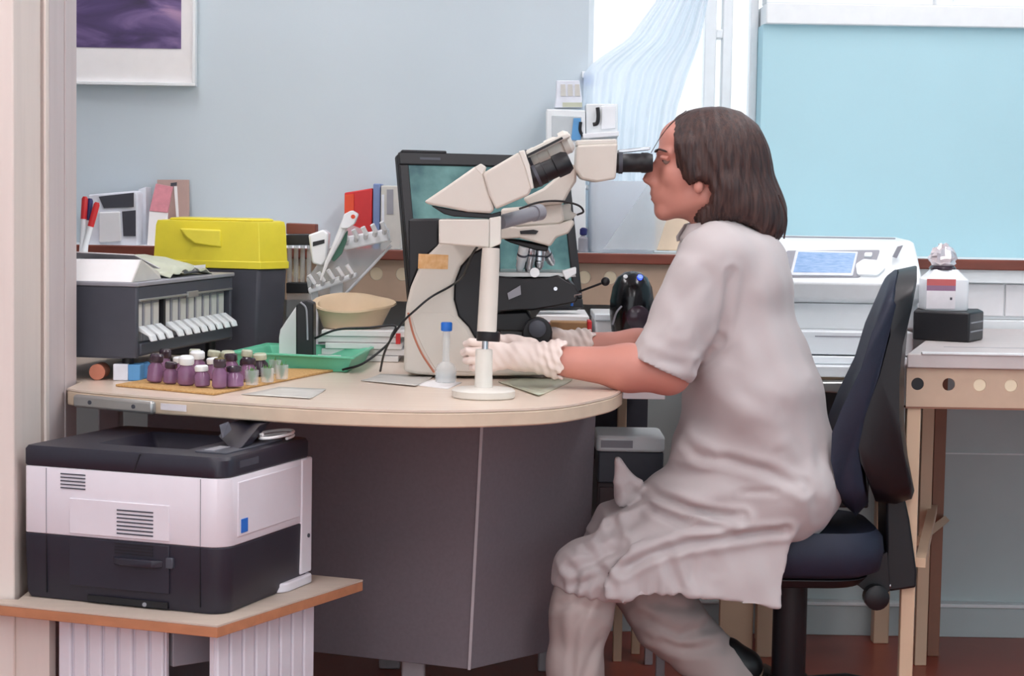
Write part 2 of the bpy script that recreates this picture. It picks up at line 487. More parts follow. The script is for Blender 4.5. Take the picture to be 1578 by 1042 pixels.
# sheer curtain swept aside
def curtain():
    nu, nv = 140, 60
    # pixel outline from above the frame down to the sill: (y, x left, x right)
    L = [(-330, 1120, 1175), (0, 1012, 1092), (60, 968, 1080), (95, 915, 1068), (110, 900, 1062), (165, 898, 1044), (230, 898, 1034), (388, 898, 1030)]
    V, Fc = [], []
    ys = np.array([q[0] for q in L]); xl = np.array([q[1] for q in L]); xr = np.array([q[2] for q in L])
    for j in range(nv + 1):
        y = -330 + (388 + 330) * j / nv
        a, b = np.interp(y, ys, xl), np.interp(y, ys, xr)
        for i in range(nu + 1):
            u = i / nu
            x = a + (b - a) * u
            q = P(x, y, WY - .04)
            wob = (.012 * math.sin(u * 31 + 1.6 * math.sin(u * 7 + j * .05)) + .004 * math.sin(u * 83 + j * .05)) * (.35 + .65 * u)
            V.append((q[0], WY - .04 + wob, max(q[2], z_sill + .012)))
    for j in range(nv):
        for i in range(nu):
            k = j * (nu + 1) + i
            Fc.append((k, k + 1, k + nu + 2, k + nu + 1))
    return tag(finish('curtain', V, Fc, 'sheer', ang=0, normals_fix=False), 'sheer white curtain swept to one side of the window', 'curtain')
curtain()

# ------------------------------------------------------------------ round-ended desk
ZD = .75
front = [G(x, y, ZD)[:2] for x, y in ((126, 602), (244, 612), (293, 615), (365, 620), (480, 627), (600, 631.5), (700, 632.5), (796, 630), (850, 627), (888, 622), (920, 615.5), (945, 609), (959, 600))]
front = [tuple(q) for q in front]
outl = [tuple(q[:2]) for q in spline([(*q, 0) for q in front], 5)] + [(.224, 3.93), (.205, 3.99), (.19, 4.04), (.18, 4.8), (-1.05, 4.8), (-1.05, 3.86), (-.855, 3.86), (-.852, 3.72)]
t = thing('round_ended_desk', 'pale wood desk with rounded end and grey panels carrying the microscope', 'desk', (-.35, 4.1, 0))
obj('tabletop', M().slab(outl, ZD - .004, ZD), 'desk_wood', t)
obj('edge_band', M().slab(outl, ZD - .032, ZD - .0045), 'desk_edge', t, .003)
def panel(name, a, b, zt, zb, sh, m):
    """upright panel between plan points a and b; its foot moved sideways by sh"""
    a, b = np.array(a), np.array(b)
    d = (b - a) / np.linalg.norm(b - a); nrm = np.array([-d[1], d[0]]) * .02
    top = [(*a, zt), (*b, zt), (*(b + nrm), zt), (*(a + nrm), zt)]
    bot = [(q[0] + (sh[1] if i in (1, 2) else sh[0]), q[1], zb) for i, q in enumerate(top)]
    return obj(name, M().loops([bot, top]), m, t, .002)
seam = P(744, 655, 3.98)[:2]
lo_s = P(723, 1035, 3.98)[0] - seam[0]
panel('front_panel', (-.80, 4.26), tuple(seam), ZD - .033, .15, (0, lo_s), 'panel_grey')
rt = P(919, 650, 4.24)
panel('end_panel', (seam[0] + .003, seam[1]), (rt[0], 4.24), ZD - .033, .15, (lo_s, lo_s * .6), 'panel_grey')
obj('panel_joint', M().loops([[(seam[0] + lo_s - .003, seam[1] - .004, .15), (seam[0] + lo_s + .003, seam[1] - .004, .15), (seam[0] + lo_s + .003, seam[1], .15), (seam[0] + lo_s - .003, seam[1], .15)],
                              [(seam[0] - .003, seam[1] - .004, ZD - .033), (seam[0] + .003, seam[1] - .004, ZD - .033), (seam[0] + .003, seam[1], ZD - .033), (seam[0] - .003, seam[1], ZD - .033)]]), 'panel_edge', t)
for xx, yy in ((-.20, 4.13), (-.28, 4.6), (.1, 4.6), (-.95, 4.6), (-.70, 4.3)):
    obj('leg', M().box(xx - .025, xx + .025, yy - .025, yy + .025, .0, ZD - .033), 'panel_edge', t, .004)
q0, q1 = np.array(G(121, 603, ZD)), np.array(G(243, 614, ZD))
dd = (q1 - q0) / np.linalg.norm(q1 - q0); nn = np.array([dd[1], -dd[0], 0])
c = (q0 + q1) / 2 + nn * .009 + np.array([0, 0, -.017])
rail = obj('drawer_rail', M().obox(c, dd * np.linalg.norm(q1 - q0) / 2, nn * .007, (0, 0, .012)), 'metal_grey', t, .005)
for k in (-.55, .55):
    cc = c + dd * np.linalg.norm(q1 - q0) / 2 * k
    obj('screw', M().cyl(cc + nn * .007, cc + nn * .009, .004), 'dark_grey', rail)
q0, q1 = np.array(G(249, 613, ZD)), np.array(G(288, 616, ZD))
dd = (q1 - q0) / np.linalg.norm(q1 - q0); nn = np.array([dd[1], -dd[0], 0])
obj('sticker', M().obox((q0 + q1) / 2 + nn * .002 + np.array([0, 0, -.016]), dd * np.linalg.norm(q1 - q0) / 2, nn * .001, (0, 0, .006)), 'label_white', t)

# ------------------------------------------------------------------ printer on its stand
e1, e2 = np.array([.94, -.342]), np.array([.342, .94])
L0 = np.array([-.859, 3.417])
ZP = .4075
def pr(u, v, z):
    q = L0 + e1 * u + e2 * v
    return (q[0], q[1], z)
def prbox(u0, u1, v0, v1, z0, z1):
    return M().loops([[pr(u0, v0, z), pr(u1, v0, z), pr(u1, v1, z), pr(u0, v1, z)] for z in (z0, z1)])
def prslab(uv, z0, z1, inset=0):
    return M().loops([[pr(u, v, z) for u, v in uv] for z in (z0, z1)])
W_, D_ = .40, .33
body = arc(.006, .006, .006, .006, 180, 270, 6) + arc(W_ - .035, .035, .035, .035, 270, 360, 6) + arc(W_ - .015, D_ - .015, .015, .015, 0, 90, 6) + arc(.015, D_ - .015, .015, .015, 90, 180, 6)
def inset(poly, k):
    return [(W_ / 2 + (u - W_ / 2) * (1 - k), D_ / 2 + (v - D_ / 2) * (1 - k)) for u, v in poly]
sp = [(-.99, 3.394), (-.485, 3.212), (-.273, 3.62), (-.45, 3.69), (-.74, 3.78), (-.842, 3.75), (-.842, 3.60), (-.864, 3.59), (-.864, 3.394)]
st = thing('printer_stand', 'low wooden stand with ribbed white sides under the printer', 'stand', (-.65, 3.5, 0))
obj('top', M().slab(sp, ZP - .003, ZP), 'stand_top', st)
obj('top_edge', M().slab(sp, ZP - .021, ZP - .0035), 'stand_edge', st, .001)
S0 = np.array([-.485, 3.212]); aL = np.array([-.941, .339]); aR = np.array([.43, .9]); aR /= np.linalg.norm(aR)
def ribbed(o, d, length, n, m, nrm):
    nrm = np.array(nrm)
    c0 = np.array([*o, 0]); d3 = np.array([*d, 0]); n3 = np.array([*nrm, 0])
    pn = obj('side_panel', M().obox(c0 + d3 * length / 2 - n3 * .006 + np.array([0, 0, (ZP - .022) / 2]), d3 * length / 2, n3 * .004, (0, 0, (ZP - .022) / 2)), m, st)
    p_ = length / n
    for k in range(n):
        cc = c0 + d3 * (p_ * (k + .5)) + np.array([0, 0, (ZP - .022) / 2])
        obj('rib', M().obox(cc, d3 * (p_ / 2 - .003), n3 * .005, (0, 0, (ZP - .022) / 2 - .001)), m, pn, .003)
ribbed(S0 + aL * .13 + np.array([.02, .05]), aL, .215, 7, 'rib_white', (-.339, -.941))
ribbed(S0 + aR * .04 + np.array([-.03, .02]), aR, .32, 8, 'rib_white', (.9, -.43))
o2 = S0 + aL * .36 + np.array([.02, .06])
obj('end_board', M().obox((*(o2 + aL * .15), (ZP - .022) / 2), (*(aL * .15), 0), (.339 * .01, .941 * .01, 0), (0, 0, (ZP - .022) / 2)), 'partition', st)
obj('back_board', M().obox((-.58, 3.66, (ZP - .022) / 2), (.13, -.048, 0), (.003, .009, 0), (0, 0, (ZP - .022) / 2)), 'grey_plastic', st)
o3 = S0 + aL * .12 + np.array([.02, .06])
obj('rail', M().obox((*(o3 + np.array([.045, .05])), .34), (.05, .04, 0), (-.006, .008, 0), (0, 0, .03)), 'grey_plastic', st, .002)

pt = thing('printer', 'black and white laser printer standing on the low wooden stand', 'printer', pr(W_ / 2, D_ / 2, ZP))
obj('lower_body', M().loops([[pr(u, v, z) for u, v in inset(body, k)] for z, k in ((ZP + .001, .035), (ZP + .012, .012), (ZP + .115, 0), (ZP + .116, .006))]), 'printer_black', pt, .003)
obj('upper_body', M().loops([[pr(u, v, z) for u, v in inset(body, k)] for z, k in ((ZP + .1165, .008), (ZP + .119, .002), (ZP + .234, .002), (ZP + .236, .008))]), 'printer_white', pt, .002)
# the lid is a ring round the paper tray
tray = rpoly([(.10, .075), (.285, .075), (.285, .27), (.10, .27)], .012, 6)
tray_in = rpoly([(.12, .10), (.275, .10), (.275, .25), (.12, .25)], .01, 6)
zt = ZP + .272
rings = [(inset(body, .01), ZP + .2365), (inset(body, 0), ZP + .239), (inset(body, 0), zt - .006), (inset(body, .02), zt), (tray, zt), (tray_in, zt - .026)]
obj('lid', M().loops([[pr(u, v, z) for u, v in p_] for p_, z in rings]), 'printer_black', pt)
for k in range(5):
    z = ZP + .226 - k * .0062
    obj('vent_slot', prbox(.075, .125, -.0012, .004, z - .001, z + .001), 'dark_grey', pt)
dr = obj('service_door', prbox(.094, .293, -.0025, .004, ZP + .122, ZP + .184), 'printer_white', pt, .001)
for k in range(7):
    z = ZP + .170 - k * .0068
    obj('vent_slot', prbox(.190, .262, -.0035, -.002, z - .0012, z + .0012), 'dark_grey', dr)
dl = obj('lower_door', prbox(.094, .293, -.0025, .004, ZP + .030, ZP + .114), 'printer_black', pt, .001)
hd = obj('door_handle', M().loops([[pr(u, v, z) for u, v in ((.182, -.002), (.20, -.014), (.265, -.014), (.282, -.002))] for z in (ZP + .075, ZP + .088)]), 'printer_black', dl, .002)
for k in range(4):
    z = ZP + .111 - k * .0055
    obj('vent_slot', prbox(.186, .262, -.0035, -.002, z - .001, z + .001), 'black', dl)
obj('latch', prbox(.288, .302, -.006, .002, ZP + .075, ZP + .094), 'dark_grey', pt, .002)
for u in (.045, .352):
    obj('seam', prbox(u, u + .0012, -.0008, .004, ZP + .118, ZP + .234), 'grey_plastic', pt)
    obj('seam', prbox(u, u + .0012, -.0008, .004, ZP + .012, ZP + .116), 'black', pt)
obj('seam', M().obox(np.array(pr(.228, .0, ZP + .254)), (*(e1 * .0012), 0), (*(e2 * .001), 0), (.006 * .94, -.006 * .342, .016)), 'black', pt)
obj('base_slot', prbox(.13, .29, -.0015, .004, ZP + .004, ZP + .015), 'black', pt)
obj('nub', M().lathe(pr(.245, -.001, ZP + .008), [(.004, -.002), (.004, .003)], (*e2, 0), 12), 'grey_plastic', pt)
obj('control_panel', M().loops([[pr(u, v, z) for u, v in rpoly([(.31, .05), (.375, .05), (.375, .27), (.31, .27)], .01)] for z in (zt - .002, zt + .0025)]), 'dark_grey', pt, .001)
obj('display', prbox(.325, .345, .06, .12, zt + .0025, zt + .004), 'grey_plastic', pt)
# raised output flap
fl = [(.300, .13, 0), (.330, .13, 0), (.385, .16, .03), (.395, .17, .034), (.395, .20, .032), (.34, .17, .0)]
fa = [(P(336, 672, 3.44), P(357, 695, 3.40), P(372, 690, 3.40), P(400, 655, 3.47), P(418, 648, 3.52), P(388, 648, 3.55), P(352, 652, 3.52))]
A = fa[0]
obj('paper_flap', M().loops([A[:7], [q + np.array([.012, .05, 0]) for q in A[:7]]]), 'printer_black', pt, .002)
obj('flap_stay', M().loops([[P(338, 655, 3.43), P(352, 650, 3.44), P(357, 662, 3.42), P(343, 676, 3.41)], [P(338, 655, 3.45), P(352, 650, 3.46), P(357, 662, 3.44), P(343, 676, 3.43)]]), 'dark_grey', pt)
obj('front_badge', prbox(W_ + .001, W_ + .0028, .055, .078, ZP + .136, ZP + .160), 'blue', pt)
obj('front_cover', prbox(W_ - .002, W_ + .0015, .045, .285, ZP + .13, ZP + .226), 'printer_white', pt, .002)
obj('side_strip', M().loops([[pr(W_ + .002, v, z) for v, z in ((.29, ZP + .02), (.335, ZP + .02), (.335, ZP + .236), (.29, ZP + .236))], [pr(W_ - .03, v, z) for v, z in ((.29, ZP + .02), (.335, ZP + .02), (.335, ZP + .236), (.29, ZP + .236))]]), 'printer_white', pt, .004)
obj('foot', M().loops([[pr(W_ + a, v, z) for a, v in rpoly([(-.04, .19), (.008, .215), (.008, .335), (-.04, .335)], .02)] for z in (ZP + .0005, ZP + .018)]), 'printer_white', pt, .003)
obj('strip_button', M().lathe(pr(W_ + .002, .318, ZP + .09), [(.004, 0), (.004, .002)], (*e1, 0), 12), 'dark_grey', pt)
obj('brand_plate', prbox(W_ - .001, W_ + .001, .05, .12, ZP + .250, ZP + .262), 'dark_grey', pt)
# white cable and sheet on the printer
pts = [np.array(pr(.37 + .02 * math.cos(a), .25 + .055 * math.sin(a), zt + .006 + .0002 * k)) for k, a in enumerate(np.linspace(0, 11, 60))]
tag(obj('coiled_cable', M().tube(pts, .0028), 'paper'), 'white cable coiled on top of the printer', 'cable')

# ------------------------------------------------------------------ microscope with a second viewing head
mic = thing('microscope', 'cream two-head microscope standing on the round-ended desk', 'microscope', (-.1, 4.1, ZD))
YA, YB2 = 4.04, 4.19
arm_out = [(677, 376), (660, 392), (645, 414), (633, 442), (626, 470), (623, 505), (622, 572), (640, 577), (668, 579), (720, 580), (868, 578), (874, 570), (868, 556), (745, 553), (736, 530), (722, 505), (706, 488), (699, 462), (700, 436), (710, 410), (728, 390), (748, 380), (770, 378), (770, 340), (680, 338)]
arm = obj('arm', M().px(arm_out, YA, YB2), 'micro_cream', mic, .008, seg=3)
obj('side_groove', M().tube([P(x, y, YA - .0005) for x, y in spline([(629, 482, 0), (637, 515, 0), (650, 545, 0), (669, 574, 0)], 6) for x, y in [(x, y)]] if False else [P(q[0], q[1], YA - .0005) for q in spline([(629, 482, 0), (637, 515, 0), (650, 545, 0), (669, 574, 0)], 6)], .0022), 'copper', arm)
obj('side_cover', M().px([(632, 482), (640, 512), (654, 542), (672, 572), (726, 574), (733, 536), (720, 509), (703, 491), (690, 482)], YA - .002, YA + .003), 'micro_cream', arm, .002)
obj('sticker', M().px([(645, 391), (691, 393), (690, 415), (644, 414)], YA - .001, YA), 'sticker', arm)
obj('inner_panel', M().px([(770, 378), (748, 380), (728, 390), (710, 410), (700, 436), (699, 462), (706, 488), (722, 505), (736, 530), (740, 550), (772, 550)], YA + .012, YB2 - .012), 'black', mic, .004)
obj('lamp_housing', M().px([(629, 338), (676, 337), (676, 378), (660, 392), (645, 414), (630, 448)], YA + .02, YB2 - .02), 'black', mic, .004)
# stage and condenser
stg = obj('stage', M().px([(756, 424), (806, 430), (842, 428), (860, 424), (872, 432), (886, 440), (893, 452), (888, 466), (868, 470), (822, 478), (800, 478), (756, 482)], 4.02, 4.22), 'black', mic, .003)
obj('stage_plate', M().px([(750, 419), (886, 421), (888, 427), (750, 427)], 4.03, 4.21), 'metal_grey', stg, .001)
obj('slide_clip', M().px([(866, 418), (888, 412), (888, 422), (872, 432)], 4.02, 4.06), 'white_paint', stg, .002)
obj('slide_clip', M().cyl(P(824, 420, 4.02), P(824, 420, 4.04), .010), 'white_paint', stg)
obj('stage_scale', M().px([(782, 452), (802, 440), (803, 454), (784, 462)], 4.014, 4.02), 'grey_plastic', stg)
obj('stage_screw', M().lathe(P(856, 445, 4.02), [(.004, -.003), (.004, 0)], (0, 1, 0), 12), 'steel', stg)
obj('condenser', M().px([(762, 482), (812, 480), (820, 492), (812, 512), (762, 510)], 4.05, 4.17), 'black', mic, .004)
obj('coarse_knob', M().lathe(P(828, 510, 4.04), [(.030, -.035), (.030, -.01), (.024, -.008), (.024, 0)], (0, 1, 0), 28), 'black', mic, .002)
obj('fine_knob', M().lathe(P(828, 506, 4.005), [(.014, -.02), (.018, -.018), (.018, 0)], (0, 1, 0), 24), 'dark_grey', mic, .001)
kb = obj('coaxial_knob', M().lathe(P(828, 493, 4.06), [(.018, 0), (.020, .004), (.020, .018), (.030, .019), (.032, .024), (.032, .04), (.028, .044)], (0, 0, -1), 28), 'black', mic)
lv = obj('stage_lever', M().tube([P(886, 452, 4.10), P(934, 434, 4.08)], .0024), 'black', mic)
obj('lever_ball', M().lathe(P(933, 434, 4.08), [(.0001, -.0095)] + [(.0095 * math.cos(a), .0095 * math.sin(a)) for a in np.linspace(-1.2, 1.2, 7)] + [(.0001, .0095)], (0, 0, 1), 16), 'black', lv)
obj('filter_lever', M().tube([P(882, 470, 4.03), P(886, 455, 4.02), P(896, 453, 4.02)], .002), 'steel', mic)
obj('lever_tip', M().tube([P(881, 471, 4.03), P(883, 463, 4.027)], .003), 'blue', mic)
# nosepiece and objectives
nose = obj('nosepiece', M().px([(776, 369), (800, 371), (846, 380), (843, 388), (826, 386), (786, 374)], 4.05, 4.19), 'black', mic, .004)
def objective(a, b, r, m='steel', lab=None):
    a, b = np.array(a), np.array(b)
    d = b - a; L = np.linalg.norm(d)
    o = obj('objective', M().lathe(a, [(r, 0), (r, L * .55), (r * .85, L * .6), (r * .85, L * .8), (r * .45, L)], d, 20), m, mic)
    obj('ring', M().lathe(a + d * .3, [(r * 1.03, 0), (r * 1.03, L * .08)], d, 20), 'dark_grey', o)
objective(P(808, 378, 4.06), P(800, 418, 4.09), .011, 'white_paint')
objective(P(818, 380, 4.10), P(814, 420, 4.10), .012)
objective(P(832, 384, 4.12), P(830, 416, 4.12), .012)
objective(P(838, 384, 4.16), P(852, 408, 4.18), .011)
# main head
obj('head_base', M().px([(770, 347), (800, 350), (862, 345), (882, 338), (886, 344), (876, 360), (858, 366), (848, 380), (800, 367), (770, 369)], 4.03, 4.20), 'micro_cream', mic, .004)
obj('head_middle', M().px([(772, 322), (816, 318), (866, 312), (870, 340), (862, 346), (800, 350), (772, 348)], 4.04, 4.20), 'micro_cream', mic, .005)
obj('head_slot', M().px([(801, 356), (822, 354), (830, 356), (826, 361), (802, 361)], 4.027, 4.032), 'black', mic)
obj('side_port', M().px([(866, 316), (880, 314), (880, 326), (890, 330), (880, 340), (866, 342)], 4.08, 4.15), 'micro_white', mic, .003)
obj('head_wedge', M().px([(806, 306), (838, 290), (884, 252), (889, 262), (888, 280), (880, 292), (868, 314), (816, 318)], 4.02, 4.19), 'micro_cream', mic, .005)
obj('binocular_body', M().px(rpoly([(889, 224), (952, 221), (949, 276), (920, 281), (896, 276), (887, 262)], 5), 3.985, 4.115), 'micro_cream', mic, .006, seg=3)
obj('binocular_cap', M().px([(888, 216), (950, 214), (952, 222), (889, 225)], 3.99, 4.11), 'micro_white', mic, .003)
for Yc in (4.018, 4.082):
    ep = obj('eyepiece', M().lathe(P(950, 251, Yc), [(.019, -.004), (.021, 0), (.021, .012), (.0195, .014), (.0195, .05), (.021, .052), (.021, .064), (.018, .074)], P(1005, 251, Yc) - P(950, 251, Yc), 28), 'black', mic)
    obj('dioptre_ring', M().lathe(P(953, 251, Yc), [(.0225, 0), (.0225, .008)], P(1005, 251, Yc) - P(950, 251, Yc), 28), 'dark_grey', ep)
obj('eyepiece_rail', M().px([(953, 231), (1002, 226), (1002, 231), (953, 236)], 4.02, 4.08), 'steel', mic, .001)
# second observer's head, nearer
Y1, Y2 = 3.715, 3.80
obj('second_head_wedge', M().px([(653, 311), (690, 286), (730, 258), (741, 253), (748, 258), (746, 272), (754, 300), (762, 322), (757, 329), (722, 327), (692, 321), (660, 315)], Y1, Y2), 'micro_cream', mic, .005, seg=3)
obj('second_head_white', M().px([(731, 258), (741, 252), (749, 257), (743, 271)], Y1 - .001, Y2 + .001), 'micro_white', mic, .002)
obj('second_binocular_body', M().px([(744, 267), (800, 234), (806, 246), (813, 268), (820, 290), (815, 301), (764, 323), (753, 300)], Y1 - .005, Y2 + .045), 'micro_cream', mic, .005, seg=3)
obj('second_binocular_plate', M().px([(799, 233), (808, 231), (816, 254), (823, 290), (818, 292), (810, 262)], Y1 - .006, Y2 + .046), 'micro_white', mic, .002)
ax = P(884, 244, Y1 + .02) - P(816, 276, Y1 + .02)
for k, (x0, y0, Yc) in enumerate(((817, 276, Y1 + .018), (806, 252, Y1 + .085))):
    ep = obj('second_eyepiece', M().lathe(P(x0, y0, Yc), [(.016, -.005), (.021, .002), (.021, .03), (.0195, .031), (.0195, .052), (.0225, .054), (.0225, .074), (.017, .084)], ax, 28), 'black' if k == 0 else 'micro_white', mic)
    obj('dioptre_ring', M().lathe(P(x0, y0, Yc) + ax * .12, [(.0222, 0), (.0222, .006)], ax, 28), 'dark_grey', ep)
obj('second_eyecup', M().lathe(P(866, 222, Y1 + .085), [(.0225, 0), (.0235, .012), (.017, .02)], ax, 24), 'micro_white', mic)
obj('tube_slide', M().px([(810, 233), (838, 219), (868, 207), (877, 205), (880, 210), (868, 216), (814, 243)], Y1 + .03, Y1 + .07), 'micro_white', mic, .002)
obj('tube_slide_groove', M().px([(812, 238), (866, 211), (868, 214), (813, 242)], Y1 + .028, Y1 + .031), 'black', mic)
obj('second_head_underplate', M().px([(664, 317), (700, 324), (757, 330), (772, 326), (772, 333), (756, 337), (700, 334), (684, 330)], Y1 + .006, Y2 - .006), 'black', mic, .002)
obj('bridge_block', M().px([(676, 338), (754, 338), (754, 382), (676, 376)], Y1 - .004, Y2 + .02), 'micro_cream', mic, .003)
obj('bridge_end', M().px([(754, 336), (772, 333), (772, 376), (754, 383)], Y1 + .0, Y2 + .02), 'micro_white', mic, .002)
obj('bridge', M().px([(690, 342), (760, 342), (760, 374), (690, 372)], Y2 + .02, YA), 'micro_cream', mic, .004)
obj('relay_tube', M().cyl(P(770, 343, 3.80), P(826, 328, 3.92), .014), 'grey_plastic', mic)
obj('relay_ring', M().cyl(P(822, 329, 3.91), P(832, 327, 3.93), .0165), 'grey_plastic', mic)
# support column
cb = P(745, 606, 3.675)
colu = obj('support_column', M().lathe((cb[0], 3.675, ZD), [(.019, .125), (.0185, .126), (.0175, .262), (.0165, .284)], (.035, .09, 1), 28), 'micro_cream', mic)
obj('column_clamp', M().lathe((cb[0] + .0035, 3.685, ZD), [(.0215, .106), (.0225, .108), (.0225, .124), (.02, .126)], (.035, .09, 1), 28), 'black', mic)
obj('column_pin', M().lathe((cb[0], 3.675, ZD), [(.0062, .085), (.0062, .115)], (.02, .06, 1), 16), 'steel', mic)
obj('column_post', M().lathe((cb[0], 3.675, ZD), [(.0195, .012), (.017, .02), (.0162, .09), (.0155, .092)], (0, 0, 1), 28), 'micro_white', mic)
obj('column_foot', M().lathe((cb[0], 3.675, ZD), [(.058, .0005), (.060, .003), (.060, .014), (.055, .018), (.02, .020)], (0, 0, 1), 40), 'micro_white', mic)
# cables
obj('cable', M().tube(spline([P(742, 372, 3.80), P(728, 392, 3.83), P(714, 425, 3.90), P(696, 440, 4.03), P(664, 458, 4.02), P(640, 478, 4.02), P(622, 495, 4.03), P(604, 520, 4.05), P(592, 545, 4.1), P(586, 572, 4.16)], 8), .0024), 'black', mic)
obj('cable', M().tube(spline([P(800, 322, 4.015), P(830, 312, 4.01), P(862, 310, 4.01), P(890, 316, 4.01), P(899, 326, 4.02), P(890, 331, 4.06)], 8), .0022), 'black', mic)
c0 = P(586, 572, 4.16)

# ------------------------------------------------------------------ little things on the desk
fy = 3.95
q = P(687, 588, fy); q[2] = ZD
t = thing('volumetric_flask', 'small glass flask with a blue cap beside the microscope arm', 'flask', q)
obj('body', M().lathe(q, [(.019, .0005), (.022, .003), (.022, .028), (.017, .038), (.0085, .044), (.0075, .05), (.0075, .108), (.0085, .11)], n=24, caps=False), 'glass', t)
obj('liquid', M().lathe(q, [(.0185, .002), (.0205, .004), (.0205, .022)], n=24), 'glass', t)
obj('cap', M().lathe(q, [(.010, .106), (.0115, .108), (.0115, .122), (.010, .124)], n=24), 'blue', t)

def sheet(name, label, corners, z, m, cat='paper', lift=.0015, group=None, curl=0.0):
    c = [G(x, y, z)[:2] for x, y in corners]
    n = 6; V, Fc = [], []
    for j in range(n + 1):
        for i in range(n + 1):
            u, v = i / n, j / n
            p_ = (1 - u) * (1 - v) * c[0] + u * (1 - v) * c[1] + u * v * c[2] + (1 - u) * v * c[3]
            V.append((p_[0], p_[1], z + .0006 + curl * (abs(u - .5) * 2) ** 3 * (.5 + .5 * v)))
    for j in range(n):
        for i in range(n):
            k = j * (n + 1) + i; Fc.append((k, k + 1, k + n + 2, k + n + 1))
    o = finish(name, V, Fc, m, solid=lift, ang=0)
    return tag(o, label, cat, group)
sheet('paper_sheet', 'creased paper lying at the front of the desk below the vials', [(372, 609), (430, 598), (502, 602), (478, 616)], ZD, 'paper_grey', curl=.002)
sheet('plastic_sleeve', 'clear plastic sleeve on the desk left of the flask', [(556, 588), (586, 578), (668, 582), (640, 597)], ZD, 'paper_grey', curl=.003)
sheet('printed_form', 'folded form under the gloved hand beside the column foot', [(768, 590), (800, 582), (882, 588), (830, 612)], ZD, 'paper_green', curl=.003)
sheet('notepad', 'small cream notepad behind the flask and the column', [(640, 594), (664, 586), (712, 590), (690, 600)], ZD, 'paper', curl=.0)

# green tray
tc = [G(x, y, .785)[:2] for x, y in ((352, 542), (410, 528.5), (577, 534), (546, 551))]
ctr = sum(tc) / 4
def ring(k, z): return [(*(ctr + (q - ctr) * k), z) for q in tc]
t = thing('green_tray', 'shallow green plastic tray on the desk beside the vials', 'tray', (*ctr, ZD))
obj('basin', M().loops([ring(.86, ZD + .0005), ring(.95, .780), ring(.955, .784), ring(.90, .782), ring(.80, ZD + .004)]), 'green_tray', t, .002)
obj('rim', M().loops([ring(.955, .780), ring(1.0, .781), ring(1.0, .785), ring(.945, .786), ring(.945, .780)], caps=False), 'green_tray', t, .001)
for k, (dx, dy) in enumerate(((.04, -.02), (.07, -.03))):  # small solids modelled in place of two white glints
    b = (ctr[0] + dx, ctr[1] + dy, ZD + .0045)
    tag(obj('glint_solid', M().lathe(b, [(.006, 0), (.009, .003), (.006 + .002 * k, .008), (.002, .012)], (.1, .05 * k, 1), n=7), 'paper', ang=15), ('left', 'right')[k] + ' one of two white solids modelled as glints in the green tray', 'glint')

# cork mat with the heap of vials
mc = [G(x, y, ZD)[:2] for x, y in ((178, 596), (330, 610), (520, 572), (330, 570))]
obj_m = obj('cork_mat', M().slab([tuple(q) for q in mc], ZD + .0005, ZD + .005), 'cork', bevel=.001)
tag(obj_m, 'rough tan cork mat under the purple vials', 'mat')
def make_vial(bm_, cm_):
    r = thing('vial', 'small stoppered vial of purple stain in the heap on the cork mat', 'vial', (0, 0, 0), 'vials on the cork mat')
    obj('glass', M().lathe((0, 0, 0), [(.013, .0005), (.0155, .003), (.0155, .026), (.010, .033), (.010, .036)], n=14), bm_, r)
    obj('stopper', M().lathe((0, 0, 0), [(.0125, .035), (.0135, .037), (.0135, .046), (.011, .049)], n=14), cm_, r)
    return r
va = make_vial('purple', 'white_paint'); vb = make_vial('purple', 'vial_dark'); vc = make_vial('vial_dark', 'paper_green')
vlab = {'a': 'purple vial with a white stopper in the heap on the cork mat', 'b': 'purple vial with a dark stopper in the heap on the cork mat', 'c': 'dark vial with a pale green stopper in the heap on the cork mat'}
spots = []
for i, (x, y, k) in enumerate([(238, 590, 'b'), (262, 592, 'b'), (287, 594, 'a'), (312, 597, 'a'), (338, 599, 'b'), (362, 598, 'b'), (252, 582, 'b'), (278, 583, 'a'), (304, 584, 'a'), (331, 586, 'a'), (357, 587, 'b'), (382, 588, 'b'), (300, 577, 'c'), (326, 577, 'c'), (352, 578, 'c'), (378, 578, 'c'), (402, 580, 'c')]):
    g = G(x, y, ZD + .005)
    src = {'a': va, 'b': vb, 'c': vc}[k]
    o = src if not src.get('used') else copy_tree(src, (0, 0, 0))
    src['used'] = 1
    o.location = (g[0], g[1], ZD + .0066)
    row, pos = (('front', i) if i < 6 else ('middle', i - 6) if i < 12 else ('back', i - 12))
    o['label'] = vlab[k].split(' in the heap')[0] + ', ' + ('first', 'second', 'third', 'fourth', 'fifth', 'sixth')[pos] + ' from the left in the ' + row + ' row'
    o.rotation_euler = (.09 * math.sin(i * 2.3), .09 * math.cos(i * 1.7), i * 1.3)
    o.scale = (1 + .12 * math.sin(i * 4.1),) * 2 + (1 + .16 * math.sin(i * 3.3 + 1),)
for o in list(bpy.data.objects):
    if 'used' in o.keys(): del o['used']
